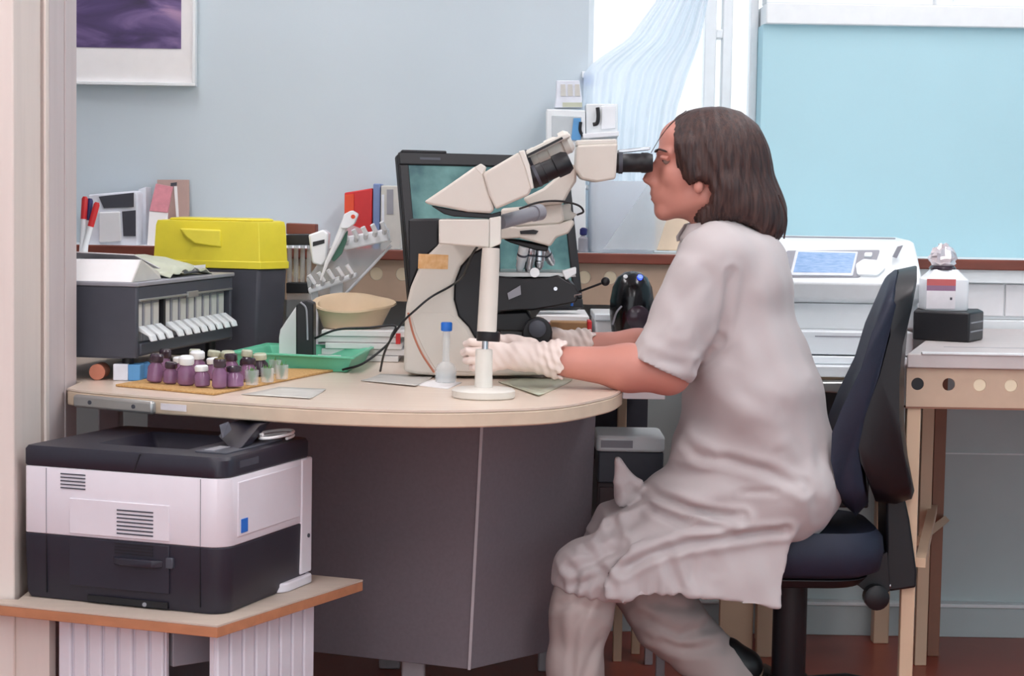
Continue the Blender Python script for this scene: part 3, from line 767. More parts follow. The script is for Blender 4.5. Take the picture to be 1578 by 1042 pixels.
for i, (x, y, r, lab) in enumerate(((388, 594, .35, 'first and nearest'), (412, 590, -.3, 'second from the left'), (434, 585, .2, 'rightmost'), (424, 577, .1, 'rearmost'))):
    g = G(x, y, ZD + .005)
    t = thing('leafy_sample', 'green leaf sample in a clear pot beside the vials, ' + lab, 'sample', (g[0], g[1], ZD + .005), 'leaf samples on the cork mat')
    obj('pot', M().lathe((g[0], g[1], ZD + .0052), [(.010, 0), (.013, .002), (.014, .03)], n=12, caps=False), 'clear', t)
    for k in range(4):
        a = k * 1.57 + r
        b0 = np.array([g[0], g[1], ZD + .008])
        d = np.array([math.cos(a), math.sin(a), 0]) * .008; s_ = np.array([-math.sin(a), math.cos(a), 0]) * .006
        V = [b0, b0 + d * .6 + s_ + (0, 0, .014), b0 + d + (0, 0, .034), b0 + d * .6 - s_ + (0, 0, .014)]
        obj('leaf', M().loops([V, [q + d * .1 for q in V]]), 'leaf_green', t)

# grey slide cabinet on feet
cA = np.array([-.749, 3.87]); cd = np.array([.2, .98]); cn = np.array([.98, -.2]); CL, CW, cz0, cz1 = .56, .26, .795, .948
def cab(u, v, z):
    q = cA + cd * u - cn * v
    return (q[0], q[1], z)
def cbox(u0, u1, v0, v1, z0, z1):
    return M().loops([[cab(u0, v0, z), cab(u1, v0, z), cab(u1, v1, z), cab(u0, v1, z)] for z in (z0, z1)])
cv = thing('slide_cabinet', 'dark grey slide cabinet with a row of white tabs, papers on top', 'cabinet', (*(cA + cd * .28 - cn * .13), ZD))
obj('body', M().loops([[cab(0, v, z) for v, z in ((0, cz0 + .012), (0, cz0 + .03), (.022, cz0 + .03), (.022, cz1 - .04), (0, cz1 - .04), (0, cz1 - .008), (CW, cz1 - .008), (CW, cz0), (.03, cz0))],
                       [cab(.012, v, z) for v, z in ((0, cz0 + .012), (0, cz0 + .03), (.022, cz0 + .03), (.022, cz1 - .04), (0, cz1 - .04), (0, cz1 - .008), (CW, cz1 - .008), (CW, cz0), (.03, cz0))]]), 'dark_grey', cv)
obj('front_end', cbox(-.001, .0125, -.001, CW, cz0 + .001, cz1 - .0095), 'dark_grey', cv, .003)
obj('far_end', cbox(CL - .012, CL, 0, CW, cz0, cz1 - .009), 'dark_grey', cv, .003)
obj('back_panel', cbox(.012, CL - .012, .10, CW, cz0, cz1 - .009), 'dark_grey', cv)
obj('bottom_rail', M().loops([[cab(u, v, z) for v, z in ((-.006, cz0 + .008), (-.004, cz0 + .030), (.10, cz0 + .030), (.10, cz0), (.02, cz0))] for u in (.0125, CL - .012)]), 'dark_grey', cv, .002)
obj('top_rail', cbox(.0125, CL - .012, 0, .10, cz1 - .040, cz1 - .009), 'dark_grey', cv, .002)
obj('rail_strip', cbox(.01, CL - .01, -.004, .001, cz1 - .0385, cz1 - .034), 'metal_grey', cv, .001)
obj('label_holder', cbox(.27, .33, -.006, -.001, cz1 - .043, cz1 - .030), 'metal_grey', cv, .001)
obj('divider', cbox(.155, .166, .004, .10, cz0 + .03, cz1 - .04), 'black', cv)
obj('top', cbox(-.004, CL + .004, -.004, CW + .004, cz1 - .0085, cz1), 'grey_plastic', cv, .002)
for ff in ((.03, .03), (.5, .03), (.03, .22), (.5, .22)):
    obj('foot', M().lathe(cab(*ff, ZD + .0005), [(.012, 0), (.012, cz0 - ZD)], n=14), 'black', cv)
uu = [.02 + k * .045 for k in range(3)] + [.17 + k * .0468 for k in range(8)]
for u in uu:
    d_ = obj('slide_drawer', cbox(u, u + .040, .012, .095, cz0 + .031, cz1 - .041), 'grey_plastic', cv, .001)
    obj('card', cbox(u + .006, u + .034, .0105, .0122, cz0 + .06, cz1 - .046), 'paper_grey', d_)
    obj('white_tab', M().loops([[cab(a, v, z) for v, z in ((.013, cz0 + .060), (.006, cz0 + .064), (-.020, cz0 + .046), (-.024, cz0 + .034), (-.019, cz0 + .034), (-.014, cz0 + .044), (.008, cz0 + .054))] for a in (u + .006, u + .034)]), 'white_paint', d_, .0015)
# under the cabinet
b = P(152, 571, 3.90); b[2] = ZD
tag(obj('copper_roll', M().lathe((b[0], 3.885, ZD + .0165), [(.006, 0), (.016, .0), (.016, .05), (.006, .05)], (0, 1, 0), 24), 'copper'), 'copper coloured roll lying under the grey cabinet', 'roll')
t = thing('reagent_box', 'small white and blue box under the corner of the grey cabinet', 'box', (P(195, 570, 3.89)[0], 3.90, ZD))
x0, x1, x2 = P(174, 570, 3.88)[0], P(197, 570, 3.88)[0], P(216, 570, 3.88)[0]
obj('white_half', M().box(x0, x1, 3.88, 3.925, ZD + .0005, ZD + .034), 'box_white', t, .002)
obj('blue_half', M().box(x1, x2, 3.881, 3.925, ZD + .0005, ZD + .033), 'sky_box', t, .002)
t = thing('reagent_box', 'blue carton slanting beside the white and blue box under the cabinet', 'box', (P(220, 570, 3.95)[0], 3.95, ZD))
obj('carton', M().obox((P(223, 570, 3.95)[0], 3.95, ZD + .016), (.010, .004, .002), (-.006, .02, 0), (-.002, 0, .0145)), 'sky_box', t, .001)
obj('flap', M().obox((P(212, 575, 3.93)[0], 3.925, ZD + .008), (.006, .001, .0), (0, .002, 0), (.001, 0, .007)), 'leaf_green', t)
# on top of the cabinet
def fold(name, label, px_pts, Y0, Y1, m, cat, bevel=.001):
    return tag(obj(name, M().px(px_pts, Y0, Y1), m, bevel=bevel), label, cat)
z1 = cz1
t = thing('card_tray', 'white folded card tray lying on the front of the grey cabinet', 'card tray', cab(.08, .13, z1))
obj('front_card', M().loops([[cab(.0, -.0 + .01, z1 + .0006), cab(.0, .225, z1 + .0006), cab(.05, .20, z1 + .042), cab(.05, .012, z1 + .044)], [cab(.003, .01, z1 + .0006), cab(.003, .225, z1 + .0006), cab(.053, .20, z1 + .042), cab(.053, .012, z1 + .044)]]), 'paper', t)
obj('side_card', M().loops([[cab(.0, .008, z1 + .0006), cab(.05, .010, z1 + .044), cab(.17, .02, z1 + .014), cab(.17, .016, z1 + .0006)], [cab(.0, .011, z1 + .0006), cab(.05, .013, z1 + .044), cab(.17, .023, z1 + .014), cab(.17, .019, z1 + .0006)]]), 'paper_grey', t)
obj('inner_card', M().loops([[cab(.06, .03, z1 + .052), cab(.06, .2, z1 + .056), cab(.2, .2, z1 + .03), cab(.2, .03, z1 + .02)], [cab(.06, .03, z1 + .054), cab(.06, .2, z1 + .058), cab(.2, .2, z1 + .032), cab(.2, .03, z1 + .022)]]), 'paper', t)
t = thing('flat_pouch', 'crumpled pale plastic pouch lying against the yellow lid', 'pouch', cab(.30, .1, z1))
V = []
nu, nv = 14, 10
for j in range(nv + 1):
    for i in range(nu + 1):
        u, v = .205 + .25 * i / nu, .01 + .2 * j / nv
        h = .032 * math.sin(math.pi * i / nu) ** .7 * math.sin(math.pi * min(1, (j + .6) / (nv + .6))) ** .5 + .004 * math.sin(i * 1.7 + j * .8)
        V.append(cab(u, v, z1 + .001 + max(0, h) + (.03 * (1 - i / nu)) * (j / nv)))
Fc = [(j * (nu + 1) + i, j * (nu + 1) + i + 1, (j + 1) * (nu + 1) + i + 1, (j + 1) * (nu + 1) + i) for j in range(nv) for i in range(nu)]
finish('film', V, Fc, 'paper_green', t, solid=.002, ang=0)
obj('pouch_label', M().obox(cab(.40, .03, z1 + .012), (*(cd * .035), 0), (*(cn * .012), .004), (0, 0, .006)), 'paper', t)
# markers in a holder
hb = cab(.12, .25, z1)
t = thing('pen_holder', 'narrow white pen holder at the edge of the grey cabinet', 'pen holder', hb)
obj('cup', M().lathe(hb, [(.016, .0006), (.018, .002), (.021, .06), (.019, .06), (.016, .004)], n=20), 'acrylic', t)
for (x0, y0, x1_, y1_, m, lab, dy) in ((126, 390, 131, 303, 'red', 'red-capped marker, leftmost in the pen holder', .0), (131, 390, 139, 306, 'blue_dark', 'dark blue-capped marker between the two red markers', .008), (124, 405, 150, 312, 'red', 'red-capped marker leaning right in the pen holder', -.006)):
    Yq = hb[1] + dy
    a, b = P(x0, y0, Yq), P(x1_, y1_, Yq + .01)
    t = thing('marker_pen', lab, 'marker', a)
    d = b - a; L = np.linalg.norm(d)
    obj('barrel', M().lathe(a, [(.0055, 0), (.0055, L * .62)], d, 14), 'white_paint', t)
    obj('cap', M().lathe(a + d * .60, [(.0065, 0), (.0065, L * .36), (.004, L * .40)], d, 14), m, t)
# yellow lidded bin
by = 4.46
t = thing('lidded_bin', 'dark grey bin with a bright yellow lid behind the grey cabinet', 'bin', (-.68, by + .13, ZD))
bx0, bxm, bx1 = P(232, 450, by)[0], P(399, 470, by)[0], P(440, 470, by + .06)[0]
zb_t = P(400, 414, by)[2]
def binring(z, k, g=0):
    c = np.array([(bx0 + bx1) / 2, by + .12])
    pl = [(bx0, by + .05), (bxm, by), (bx1, by + .07), (bx1 - .03, by + .24), (bx0, by + .26)]
    return [(*(c + (np.array(q) - c) * k), z) for q in pl]
obj('bin_body', M().loops([binring(ZD + .001, .93), binring(zb_t, 1.0)]), 'bin_grey', t, .006)
zl0, zl1, zl2 = P(400, 415, by)[2], P(400, 404, by)[2], P(400, 342, by)[2]
lid = obj('lid', M().loops([binring(zl0, 1.04), binring(zl1, 1.04), binring(zl1, 1.015), binring(zl2 - .012, .985), binring(zl2, .96)]), 'yellow', t, .004, seg=3)
obj('grip_recess', M().px([(276, 352), (340, 354), (342, 382), (300, 376), (286, 366)], by + .015, by + .04), 'yellow', lid, .004)
obj('lid_rib', M().loops([binring(zl2, .80), binring(zl2 + .006, .78)]), 'yellow', lid, .003)
# pale bowl, black holder, papers, pipette stand
Yb = 4.42
bc = P(532, 508, Yb); zb0 = bc[2]
st_z = ZD + .001
t = thing('document_pile', 'pile of white papers under the beige bowl behind the green tray', 'paper pile', (P(560, 530, 4.4)[0], 4.42, ZD))
zz = ZD + .001
for k in range(5):
    a0, a1 = P(486 + 6 * (k % 3), 520, 4.36)[0], P(612 + 5 * ((k * 2) % 3), 520, 4.36)[0]
    th = (zb0 - .001 - ZD) / 5
    obj('paper_stack', M().box(a0, a1, 4.41 + .006 * (k % 2), 4.58, zz, zz + th - .0012), 'paper', t, .001)
    zz += th
obj('red_tab', M().box(P(610, 500, 4.40)[0], P(617, 500, 4.40)[0], 4.404, 4.42, zb0 - .03, zb0 - .006), 'red', t)
def bowl_ring(k, z, dy=0):
    pts = arc(0, 0, .078 * k, .075 * k, 0, 360, 27)[:-1]
    out = []
    for u, v in pts:
        ex = .028 * max(0, (u / (.078 * k)) - .75) / .25 * k if u > 0 else 0
        out.append((bc[0] + u + ex, Yb + .065 + v, z + (.22 * v if z > zb0 + .03 else 0)))
    return out
tag(obj('bowl', M().loops([bowl_ring(.72, zb0 + .0005), bowl_ring(.95, zb0 + .05), bowl_ring(1.06, zb0 + .056), bowl_ring(1.05, zb0 + .060), bowl_ring(.90, zb0 + .056), bowl_ring(.68, zb0 + .006)]), 'bowl', ang=50), 'beige moulded pulp bowl with a spout on the papers', 'bowl')
t = thing('black_holder', 'black upright holder with a grey trim beside the beige bowl', 'holder', P(469, 526, 4.30))
h0 = P(469, 526, 4.30)
obj('shell', M().px(rpoly([(456, 470), (470, 463), (483, 468), (483, 560), (456, 560)], 3), 4.30, 4.36), 'black', t, .003)
obj('trim', M().tube(spline([P(463, 466, 4.297), P(471, 474, 4.297), P(473, 490, 4.297), P(474, 524, 4.297)], 6), .0022), 'grey_plastic', t)
sheet_w = tag(obj('leaflet', M().px([(430, 520), (432, 508), (458, 470), (457, 554), (430, 554)], 4.40, 4.425), 'paper', bevel=.001), 'white folded leaflet standing beside the black holder', 'leaflet')
tag(obj('black_cable', M().tube(spline([P(484, 522, 4.325), P(520, 508, 4.315), P(570, 505, 4.31), P(608, 502, 4.31), P(604, 516, 4.30), P(596, 532, 4.26), P(560, 560, 4.17), P(528, 570, 4.12)], 8), .0026), 'black'), 'thin black cable over the papers and down to the desk', 'cable')
# pipette stand on the sill side of the desk
Ys = 4.62
ps = thing('pipette_stand', 'white acrylic pipette stand with two combs of hooks', 'pipette stand', (P(530, 470, Ys)[0], Ys + .05, ZD))
zt0 = P(560, 458, Ys)[2]
obj('base', M().box(P(470, 470, Ys)[0], P(560, 470, Ys)[0], Ys - .03, Ys + .16, ZD + .001, ZD + .012), 'acrylic', ps, .003)
obj('back_sheet', M().px([(472, 430), (538, 345), (604, 372), (526, 462), (478, 462)], Ys + .05, Ys + .056), 'clear', ps)
obj('sheet_edge', M().tube([P(603, 378, Ys + .045), P(522, 464, Ys + .045)], .0035), 'acrylic', ps)
obj('post', M().px([(508, 430), (528, 424), (528, 533), (508, 533)], Ys + .03, Ys + .045), 'acrylic', ps, .002)
obj('post', M().px([(480, 440), (490, 438), (490, 533), (480, 533)], Ys + .03, Ys + .045), 'acrylic', ps, .002)
obj('upper_bar', M().px([(526, 366), (598, 352), (600, 372), (530, 386)], Ys + .0, Ys + .045), 'acrylic', ps, .004)
obj('lower_bar', M().px([(474, 444), (548, 420), (550, 428), (476, 454)], Ys - .01, Ys + .03), 'acrylic', ps, .004)
for k in range(5):
    x, y = 530 + k * 14.5, 370 - k * 4
    obj('hook', M().tube([P(x, y - 12, Ys - .035), P(x + 5, y - 2, Ys - .03), P(x + 4, y + 6, Ys + .01)], .006), 'acrylic', ps)
for k in range(5):
    x, y = 476 + k * 14.5, 438 - k * 4
    obj('hook', M().tube([P(x, y - 14, Ys - .04), P(x + 8, y - 2, Ys - .035), P(x + 6, y + 6, Ys)], .0055), 'acrylic', ps)
obj('tip_box', M().px(rpoly([(475, 362), (498, 354), (506, 360), (503, 402), (496, 410), (481, 406)], 3), Ys - .03, Ys + .03), 'acrylic', ps, .004)
obj('tip_box_label', M().px([(482, 373), (500, 369), (500, 375), (482, 380)], Ys - .0315, Ys - .03), 'black', ps)
pp_ = thing('pipette', 'white and green pipette leaning in the acrylic stand', 'pipette', P(497, 432, Ys - .06))
obj('barrel', M().tube([P(494, 432, Ys - .06), P(504, 404, Ys - .06), P(520, 372, Ys - .06), P(534, 340, Ys - .06)], [.002, .005, .008, .010]), 'acrylic', pp_)
obj('handle', M().px(rpoly([(524, 352), (530, 330), (542, 324), (552, 330), (546, 345), (536, 352)], 3), Ys - .075, Ys - .045), 'acrylic', pp_, .003)
obj('green_grip', M().px(rpoly([(508, 396), (522, 372), (536, 354), (534, 372), (526, 392), (514, 404)], 3), Ys - .045, Ys - .03), 'leaf_green' if False else 'green_grip' if 'green_grip' in MATS else mat('green_grip', (60, 110, 90), 0.4), pp_, .003)
obj('orange_button', M().lathe(P(544, 334, Ys - .077), [(.005, 0), (.005, .003)], (0, 1, 0), 14), 'orange_red', pp_)
# test tube rack left of the stand
t = thing('tube_rack', 'dark rack of empty glass tubes beside the yellow lidded bin', 'tube rack', (P(458, 440, 4.74)[0], 4.74, ZD))
obj('shelf', M().px([(441, 436), (482, 436), (482, 452), (441, 452)], 4.71, 4.77), 'black', t, .002)
obj('foot_block', M().box(P(441, 450, 4.71)[0], P(482, 450, 4.71)[0], 4.72, 4.76, ZD + .001, P(441, 452, 4.71)[2]), 'clear', t)
obj('upper_shelf', M().px([(441, 362), (482, 362), (482, 378), (441, 378)], 4.71, 4.77), 'black', t, .002)
for k in range(4):
    b = P(446 + k * 10, 437, 4.74)
    obj('tube', M().lathe(b, [(.0035, 0), (.006, .003), (.006, .098)], n=12, caps=False), 'glass', t)
obj('tray_top', M().px([(441, 344), (486, 346), (486, 361), (441, 361)], 4.71, 4.78), 'sill_wood', t, .002)

# things on the sill at the back, left of the monitor
SZ = z_sill + .0085
def on_sill(name, label, cat, x0, x1, ytop, Y0, Y1, m, bevel=.003):
    a, b = P(x0, 380, Y0)[0], P(x1, 380, Y0)[0]
    return tag(obj(name, M().box(a, b, Y0, Y1, SZ, P(x0, ytop, Y0)[2]), m, bevel=bevel), label, cat)
rb = thing('red_box', 'red storage box with an orange label on the sill', 'box', (P(550, 380, 4.88)[0], 4.9, SZ))
ra, rbx = P(530, 380, 4.88)[0], P(573, 380, 4.88)[0]
obj('body', M().loops([[(ra, 4.88, SZ), (rbx, 4.875, SZ), (rbx, 5.0, SZ), (ra, 5.0, SZ)], [(ra, 4.88, P(530, 297, 4.88)[2]), (rbx, 4.875, P(573, 290, 4.88)[2]), (rbx, 5.0, P(573, 290, 4.88)[2]), (ra, 5.0, P(530, 297, 4.88)[2])]]), 'red', rb, .003)
obj('orange_label', M().px([(531, 300), (545, 299), (545, 330), (531, 332)], 4.872, 4.88), 'orange_red', rb)
on_sill('ring_binder', 'slim blue binder between the red box and the pale binder', 'binder', 574, 585, 283, 4.875, 5.0, 'folder_blue')
bn = thing('ring_binder', 'thick pale binder beside the monitor on the sill', 'binder', (P(600, 380, 4.87)[0], 4.92, SZ))
a, b = P(586, 380, 4.87)[0], P(618, 380, 4.87)[0]
obj('cover', M().box(a, b, 4.87, 5.0, SZ, P(600, 286, 4.87)[2]), 'paper_grey', bn, .003)
obj('spine_label', M().px([(596, 292), (606, 292), (606, 330), (596, 330)], 4.868, 4.87), 'grey_plastic', bn)
obj('spine_label', M().px([(588, 300), (592, 300), (592, 345), (588, 345)], 4.868, 4.87), 'box_white', bn)
obj('top_lid', M().px([(560, 288), (620, 282), (622, 286), (562, 292)], 4.88, 5.0), 'dark_grey', bn) if False else None
# framed display / white instrument behind the cabinet
t = thing('small_instrument', 'white instrument with dark windows standing on the sill behind the pens', 'instrument', (P(180, 360, 4.9)[0], 4.93, SZ))
obj('case', M().px([(136, 300), (208, 294), (212, 300), (212, 384), (136, 384)], 4.88, 5.02), 'box_white', t, .004)
obj('window', M().px([(152, 303), (206, 297), (206, 319), (160, 321)], 4.877, 4.881), 'dark_grey', t)
obj('window', M().px([(188, 326), (209, 324), (209, 364), (190, 364)], 4.877, 4.881), 'dark_grey', t)
obj('front_door', M().px(rpoly([(152, 327), (185, 326), (187, 372), (152, 374)], 3), 4.872, 4.881), 'acrylic', t, .003)
tag(obj('carton', M().px([(213, 292), (225, 288), (225, 384), (213, 384)], 4.95, 5.03), 'box_white', bevel=.002), 'plain white carton between the white instrument and the pink packet', 'carton')
t = thing('clipboard', 'brown board leaning against the wall behind the yellow lid', 'clipboard', (P(270, 370, 4.98)[0], 5.0, SZ))
obj('board', M().loops([[P(242, 277, 5.025), P(291, 277, 5.025), P(292, 388, 4.97), P(243, 388, 4.97)], [q + np.array([0, .01, 0]) for q in (P(242, 277, 5.025), P(291, 277, 5.025), P(292, 388, 4.97), P(243, 388, 4.97))]]), 'brown_board', t, .001)
obj('paper_strip', M().loops([[P(268, 287, 5.012), P(273, 287, 5.012), P(276, 340, 4.985), P(272, 340, 4.985)], [P(268, 287, 5.014), P(273, 287, 5.014), P(276, 340, 4.987), P(272, 340, 4.987)]]), 'paper', t)
obj('clip', M().px([(263, 282), (272, 281), (272, 286), (263, 287)], 5.01, 5.016), 'dark_grey', t)
t = thing('packet', 'pink and white packet leaning on the brown board', 'packet', (P(248, 380, 4.9)[0], 4.92, SZ))
A = [P(230, 325, 4.93), P(240, 283, 4.95), P(266, 288, 4.95), P(258, 328, 4.93)]
obj('pink_face', M().loops([A, [q + np.array([0, .012, 0]) for q in A]]), 'pink', t, .001)
B = [P(226, 388, 4.90), P(230, 325, 4.932), P(258, 328, 4.932), P(256, 388, 4.90)]
obj('white_face', M().loops([B, [q + np.array([0, .012, 0]) for q in B]]), 'paper', t, .001)

# monitor behind the microscope
mt = thing('monitor', 'black desktop monitor with a teal screen behind the microscope', 'monitor', (-.02, 4.60, ZD))
yaw, tilt = math.radians(22), math.radians(17)
ex = np.array([math.cos(yaw), math.sin(yaw), 0])
nf = np.array([math.sin(yaw) * math.cos(tilt), -math.cos(yaw) * math.cos(tilt), math.sin(tilt)])
ez = np.cross(ex, nf) * -1
ez = np.array([-math.sin(yaw) * math.sin(tilt), math.cos(yaw) * math.sin(tilt), math.cos(tilt)])
mo = P(757, 356, 4.52)
def mb_(u0, u1, v0, v1, d0, d1):
    return M().obox(mo + ex * (u0 + u1) / 2 + ez * (v0 + v1) / 2 + nf * (d0 + d1) / 2, ex * (u1 - u0) / 2, nf * (d1 - d0) / 2, ez * (v1 - v0) / 2)
mw, mh = .212, .185
obj('back_shell', mb_(-mw, mw, -mh, mh, -.03, -.004), 'black', mt, .006)
for a in ((-mw, mw, mh - .03, mh), (-mw, mw, -mh, -mh + .022), (-mw, -mw + .022, -mh + .022, mh - .03), (mw - .022, mw, -mh + .022, mh - .03)):
    obj('bezel', mb_(*a, -.004, .006), 'black', mt, .003)
obj('screen', mb_(-mw + .022, mw - .022, -mh + .022, mh - .03, -.004, .0005), 'screen_teal', mt)
obj('bezel_label', mb_(-mw + .05, -mw + .10, mh - .018, mh - .012, .006, .0068), 'dark_grey', mt)
obj('top_cap', mb_(-mw + .01, -mw + .12, mh, mh + .008, -.03, .0), 'black', mt, .003)
obj('neck', M().tube([mo - nf * .03 - ez * .1, mo - nf * .06 - ez * .17, (mo[0] - .03, mo[1] + .08, ZD + .012)], .02, 12), 'black', mt)
obj('stand_foot', M().slab(rpoly([(mo[0] - .13, mo[1] - .02), (mo[0] + .09, mo[1] - .02), (mo[0] + .09, mo[1] + .16), (mo[0] - .13, mo[1] + .16)], .03), ZD + .0005, ZD + .014), 'black', mt, .003)

# ------------------------------------------------------------------ small white table between desk and wall, right of the monitor
ta = thing('side_table', 'narrow white-topped side table joined to the round-ended desk', 'table', (.26, 4.4, 0))
obj('tabletop', M().slab([(.231, 4.0), (.318, 4.0), (.335, 4.8), (.186, 4.8)], .718, .738), 'white_top', ta, .002)
for xx, yy in ((.270, 4.70), (.32, 4.78), (.205, 4.78)):
    obj('leg', M().box(xx - .011, xx + .011, yy - .011, yy + .011, 0, .7175), 'bench_leg', ta, .002)
obj('modesty_panel', M().box(.19, .335, 4.74, 4.75, .45, .7175), 'bin_grey', ta)
ZA = .7385
sheet('paper_sheet', 'long white sheet on the side table behind the microscope stage', [(826, 500), (834, 478), (900, 470), (974, 472)], ZD, 'paper', curl=.003) if False else None
t = thing('paper_pad', 'thick white pad of paper right of the microscope stage', 'paper pad', (P(880, 490, 4.5)[0], 4.5, ZD))
for k in range(7):
    obj('paper_stack', M().slab([(x + .003 * (k % 2), y + .012 * k) for x, y in ((.055, 4.40), (.176, 4.38), (.176, 4.66), (.07, 4.66))], ZD + .0008 + k * .0155, ZD + .0155 + k * .0155), 'paper', t, .001)
t = thing('storage_box', 'flat white storage box on the side table behind the black dome', 'box', (.25, 4.62, .7385))
obj('box', M().slab([(.194, 4.52), (.315, 4.52), (.318, 4.72), (.192, 4.72)], .7388, .845), 'paper', t, .003)
obj('lid', M().slab([(.191, 4.516), (.318, 4.516), (.321, 4.724), (.189, 4.724)], .8455, .862), 'white_top', t, .003)
t = thing('stamp_block', 'brown block with red ends beside the focus knob', 'block', (P(885, 505, 4.28)[0], 4.28, ZD))
Yk = 4.27
zk = ZD + .0008
for nm, a, b, m, d in (('middle', 848, 905, 'brown_block', 0), ('red_end', 905, 912, 'red', .003), ('red_end', 840, 848, 'red', -.004)):
    obj(nm, M().box(P(a, 505, Yk)[0], P(b, 505, Yk)[0], Yk - d, Yk + .05 + d, zk, P(880, 496, Yk)[2] + d), m, t, .003)
t = thing('paper_roll', 'white paper towel roll lying beside the black dome', 'paper roll', (.262, 4.315, ZA))
cr = np.array([.262, 4.315, ZA + .0485])
obj('roll', M().lathe(cr, [(.014, -.052), (.048, -.052), (.048, .052), (.014, .052)], (1, .05, 0), 32), 'paper', t, .003)
t = thing('black_dome', 'black domed device with a blue light behind the arm', 'device', (P(974, 500, 4.42)[0], 4.42, ZA))
dc = P(974, 460, 4.42)
zb = ZA + .0006
dz = P(974, 418, 4.42)[2] - zb
prof = [(.042, 0), (.044, .004), (.040, dz * .25), (.046, dz * .42), (.0505, dz * .58), (.0505, dz * .7), (.045, dz * .84), (.034, dz * .94), (.018, dz * .99), (.002, dz)]
obj('shell', M().lathe((dc[0], 4.42, zb), prof, n=32), 'black_gloss', t)
obj('lens', M().lathe((dc[0] + .012, 4.37, zb + dz * .55), [(.026, .012), (.027, 0), (.022, -.003), (.002, -.005)], (-.05, 1, 0), 24), 'vial_dark', t)
obj('blue_light', M().lathe(P(986, 428, 4.39), [(.006, -.004), (.006, .004)], (.2, -.7, .7), 14), 'led_blue', t)
obj('button', M().lathe(P(964, 427, 4.392), [(.005, -.004), (.005, .003)], (-.1, -.8, .6), 14), 'white_paint', t)
obj('strap', M().tube(spline([P(944, 500, 4.37), P(950, 482, 4.362), P(958, 472, 4.366)], 5), .0022), 'grey_plastic', t)
# compact printer on a low cabinet under the table
t = thing('low_stand', 'low stand with a dark drawer under the side table', 'stand', (.27, 4.5, 0))
obj('drawer_box', M().box(.195, .355, 4.30, 4.68, .35, .50), mat('cabinet_brown', (78, 62, 64), .5), t, .003)
obj('drawer_front', M().box(.200, .350, 4.292, 4.30, .36, .49), 'cabinet_brown', t, .002)
for xx in (.205, .345):
    for yy in (4.31, 4.67):
        obj('leg', M().box(xx - .01, xx + .01, yy - .01, yy + .01, 0, .3495), 'panel_edge', t, .002)
t = thing('compact_printer', 'white-topped compact printer on the low stand under the side table', 'printer', (.26, 4.45, .50))
obj('body', M().box(.195, .340, 4.28, 4.44, .5008, .572), 'dark_grey', t, .004)
zc0, zc1 = P(970, 683, 4.26)[2], P(970, 650, 4.26)[2]
obj('top_cover', M().loops([[(x, y, z) for x, y in rpoly([(.188, 4.265), (.342, 4.265), (.342, 4.44), (.188, 4.44)], .02)] for z in (.5725, .608)]), 'white_paint', t, .006)
obj('key_panel', M().box(.20, .27, 4.262, 4.266, .582, .598), 'grey_plastic', t)
None and obj('side_lever', M().tube(spline([P(1008, 682, 4.22), P(1014, 672, 4.21), P(1026, 662, 4.22), P(1024, 684, 4.22)], 5), .004), 'white_paint', t)

# ------------------------------------------------------------------ on the sill below the window
t = thing('desktop_analyser', 'white desktop analyser with an open front behind the eyepieces', 'analyser', (P(900, 380, 4.92)[0], 4.95, SZ))
Yd = 4.89
obj('left_case', M().px(rpoly([(842, 168), (902, 170), (903, 386), (842, 384)], 2), Yd, 5.0), 'white_paint', t, .004)
obj('inner_window', M().px([(850, 178), (896, 180), (896, 214), (850, 214)], Yd - .003, Yd), 'clear', t, .001)
obj('blue_insert', M().px([(884, 182), (895, 182), (895, 216), (880, 216)], Yd - .005, Yd - .003), 'sky_box', t)
obj('right_case', M().px(rpoly([(903, 160), (952, 160), (952, 258), (903, 262)], 2), Yd + .01, 5.0), 'white_paint', t, .004)
obj('right_panel', M().px([(927, 164), (949, 163), (949, 198), (926, 200)], Yd + .004, Yd + .01), 'acrylic', t, .002)
obj('shelf', M().px([(898, 206), (954, 202), (954, 210), (898, 214)], Yd - .02, Yd + .01), 'acrylic', t, .002)
obj('black_lever', M().tube(spline([P(921, 166, Yd), P(922, 180, Yd - .004), P(920, 190, Yd - .004), P(914, 192, Yd - .002)], 5), .005), 'black', t)
obj('black_lever', M().tube(spline([P(895, 188, Yd - .006), P(894, 200, Yd - .006), P(898, 210, Yd - .006)], 5), .004), 'black', t)
obj('knob', M().lathe(P(904, 212, Yd - .01), [(.008, -.006), (.008, .004)], (0, 1, 0), 16), 'white_paint', t)
t = thing('carton', 'small printed white box on top of the desktop analyser', 'carton', P(878, 168, 4.93))
obj('box', M().px([(858, 124), (893, 124), (897, 152), (897, 166), (854, 166), (857, 150)], 4.905, 4.97), 'box_white', t, .002)
obj('green_band', M().px([(867, 158), (897, 158), (897, 165), (867, 165)], 4.902, 4.905), 'paper_green', t)
for k in range(3):
    obj('print_line', M().px([(864 + 11 * k, 130), (871 + 11 * k, 130), (872 + 11 * k, 148), (864 + 11 * k, 148)], 4.9035, 4.905), 'paper_grey', t)
t = thing('wall_clip', 'small blue clip hanging at the edge of the window', 'clip', P(907, 132, 5.04))
obj('clip_body', M().px([(900, 116), (915, 116), (915, 132), (900, 132)], 5.03, 5.048), 'blue', t, .002)
obj('clip_plate', M().px([(897, 110), (910, 110), (912, 120), (897, 120)], 5.036, 5.049), 'white_paint', t, .001)
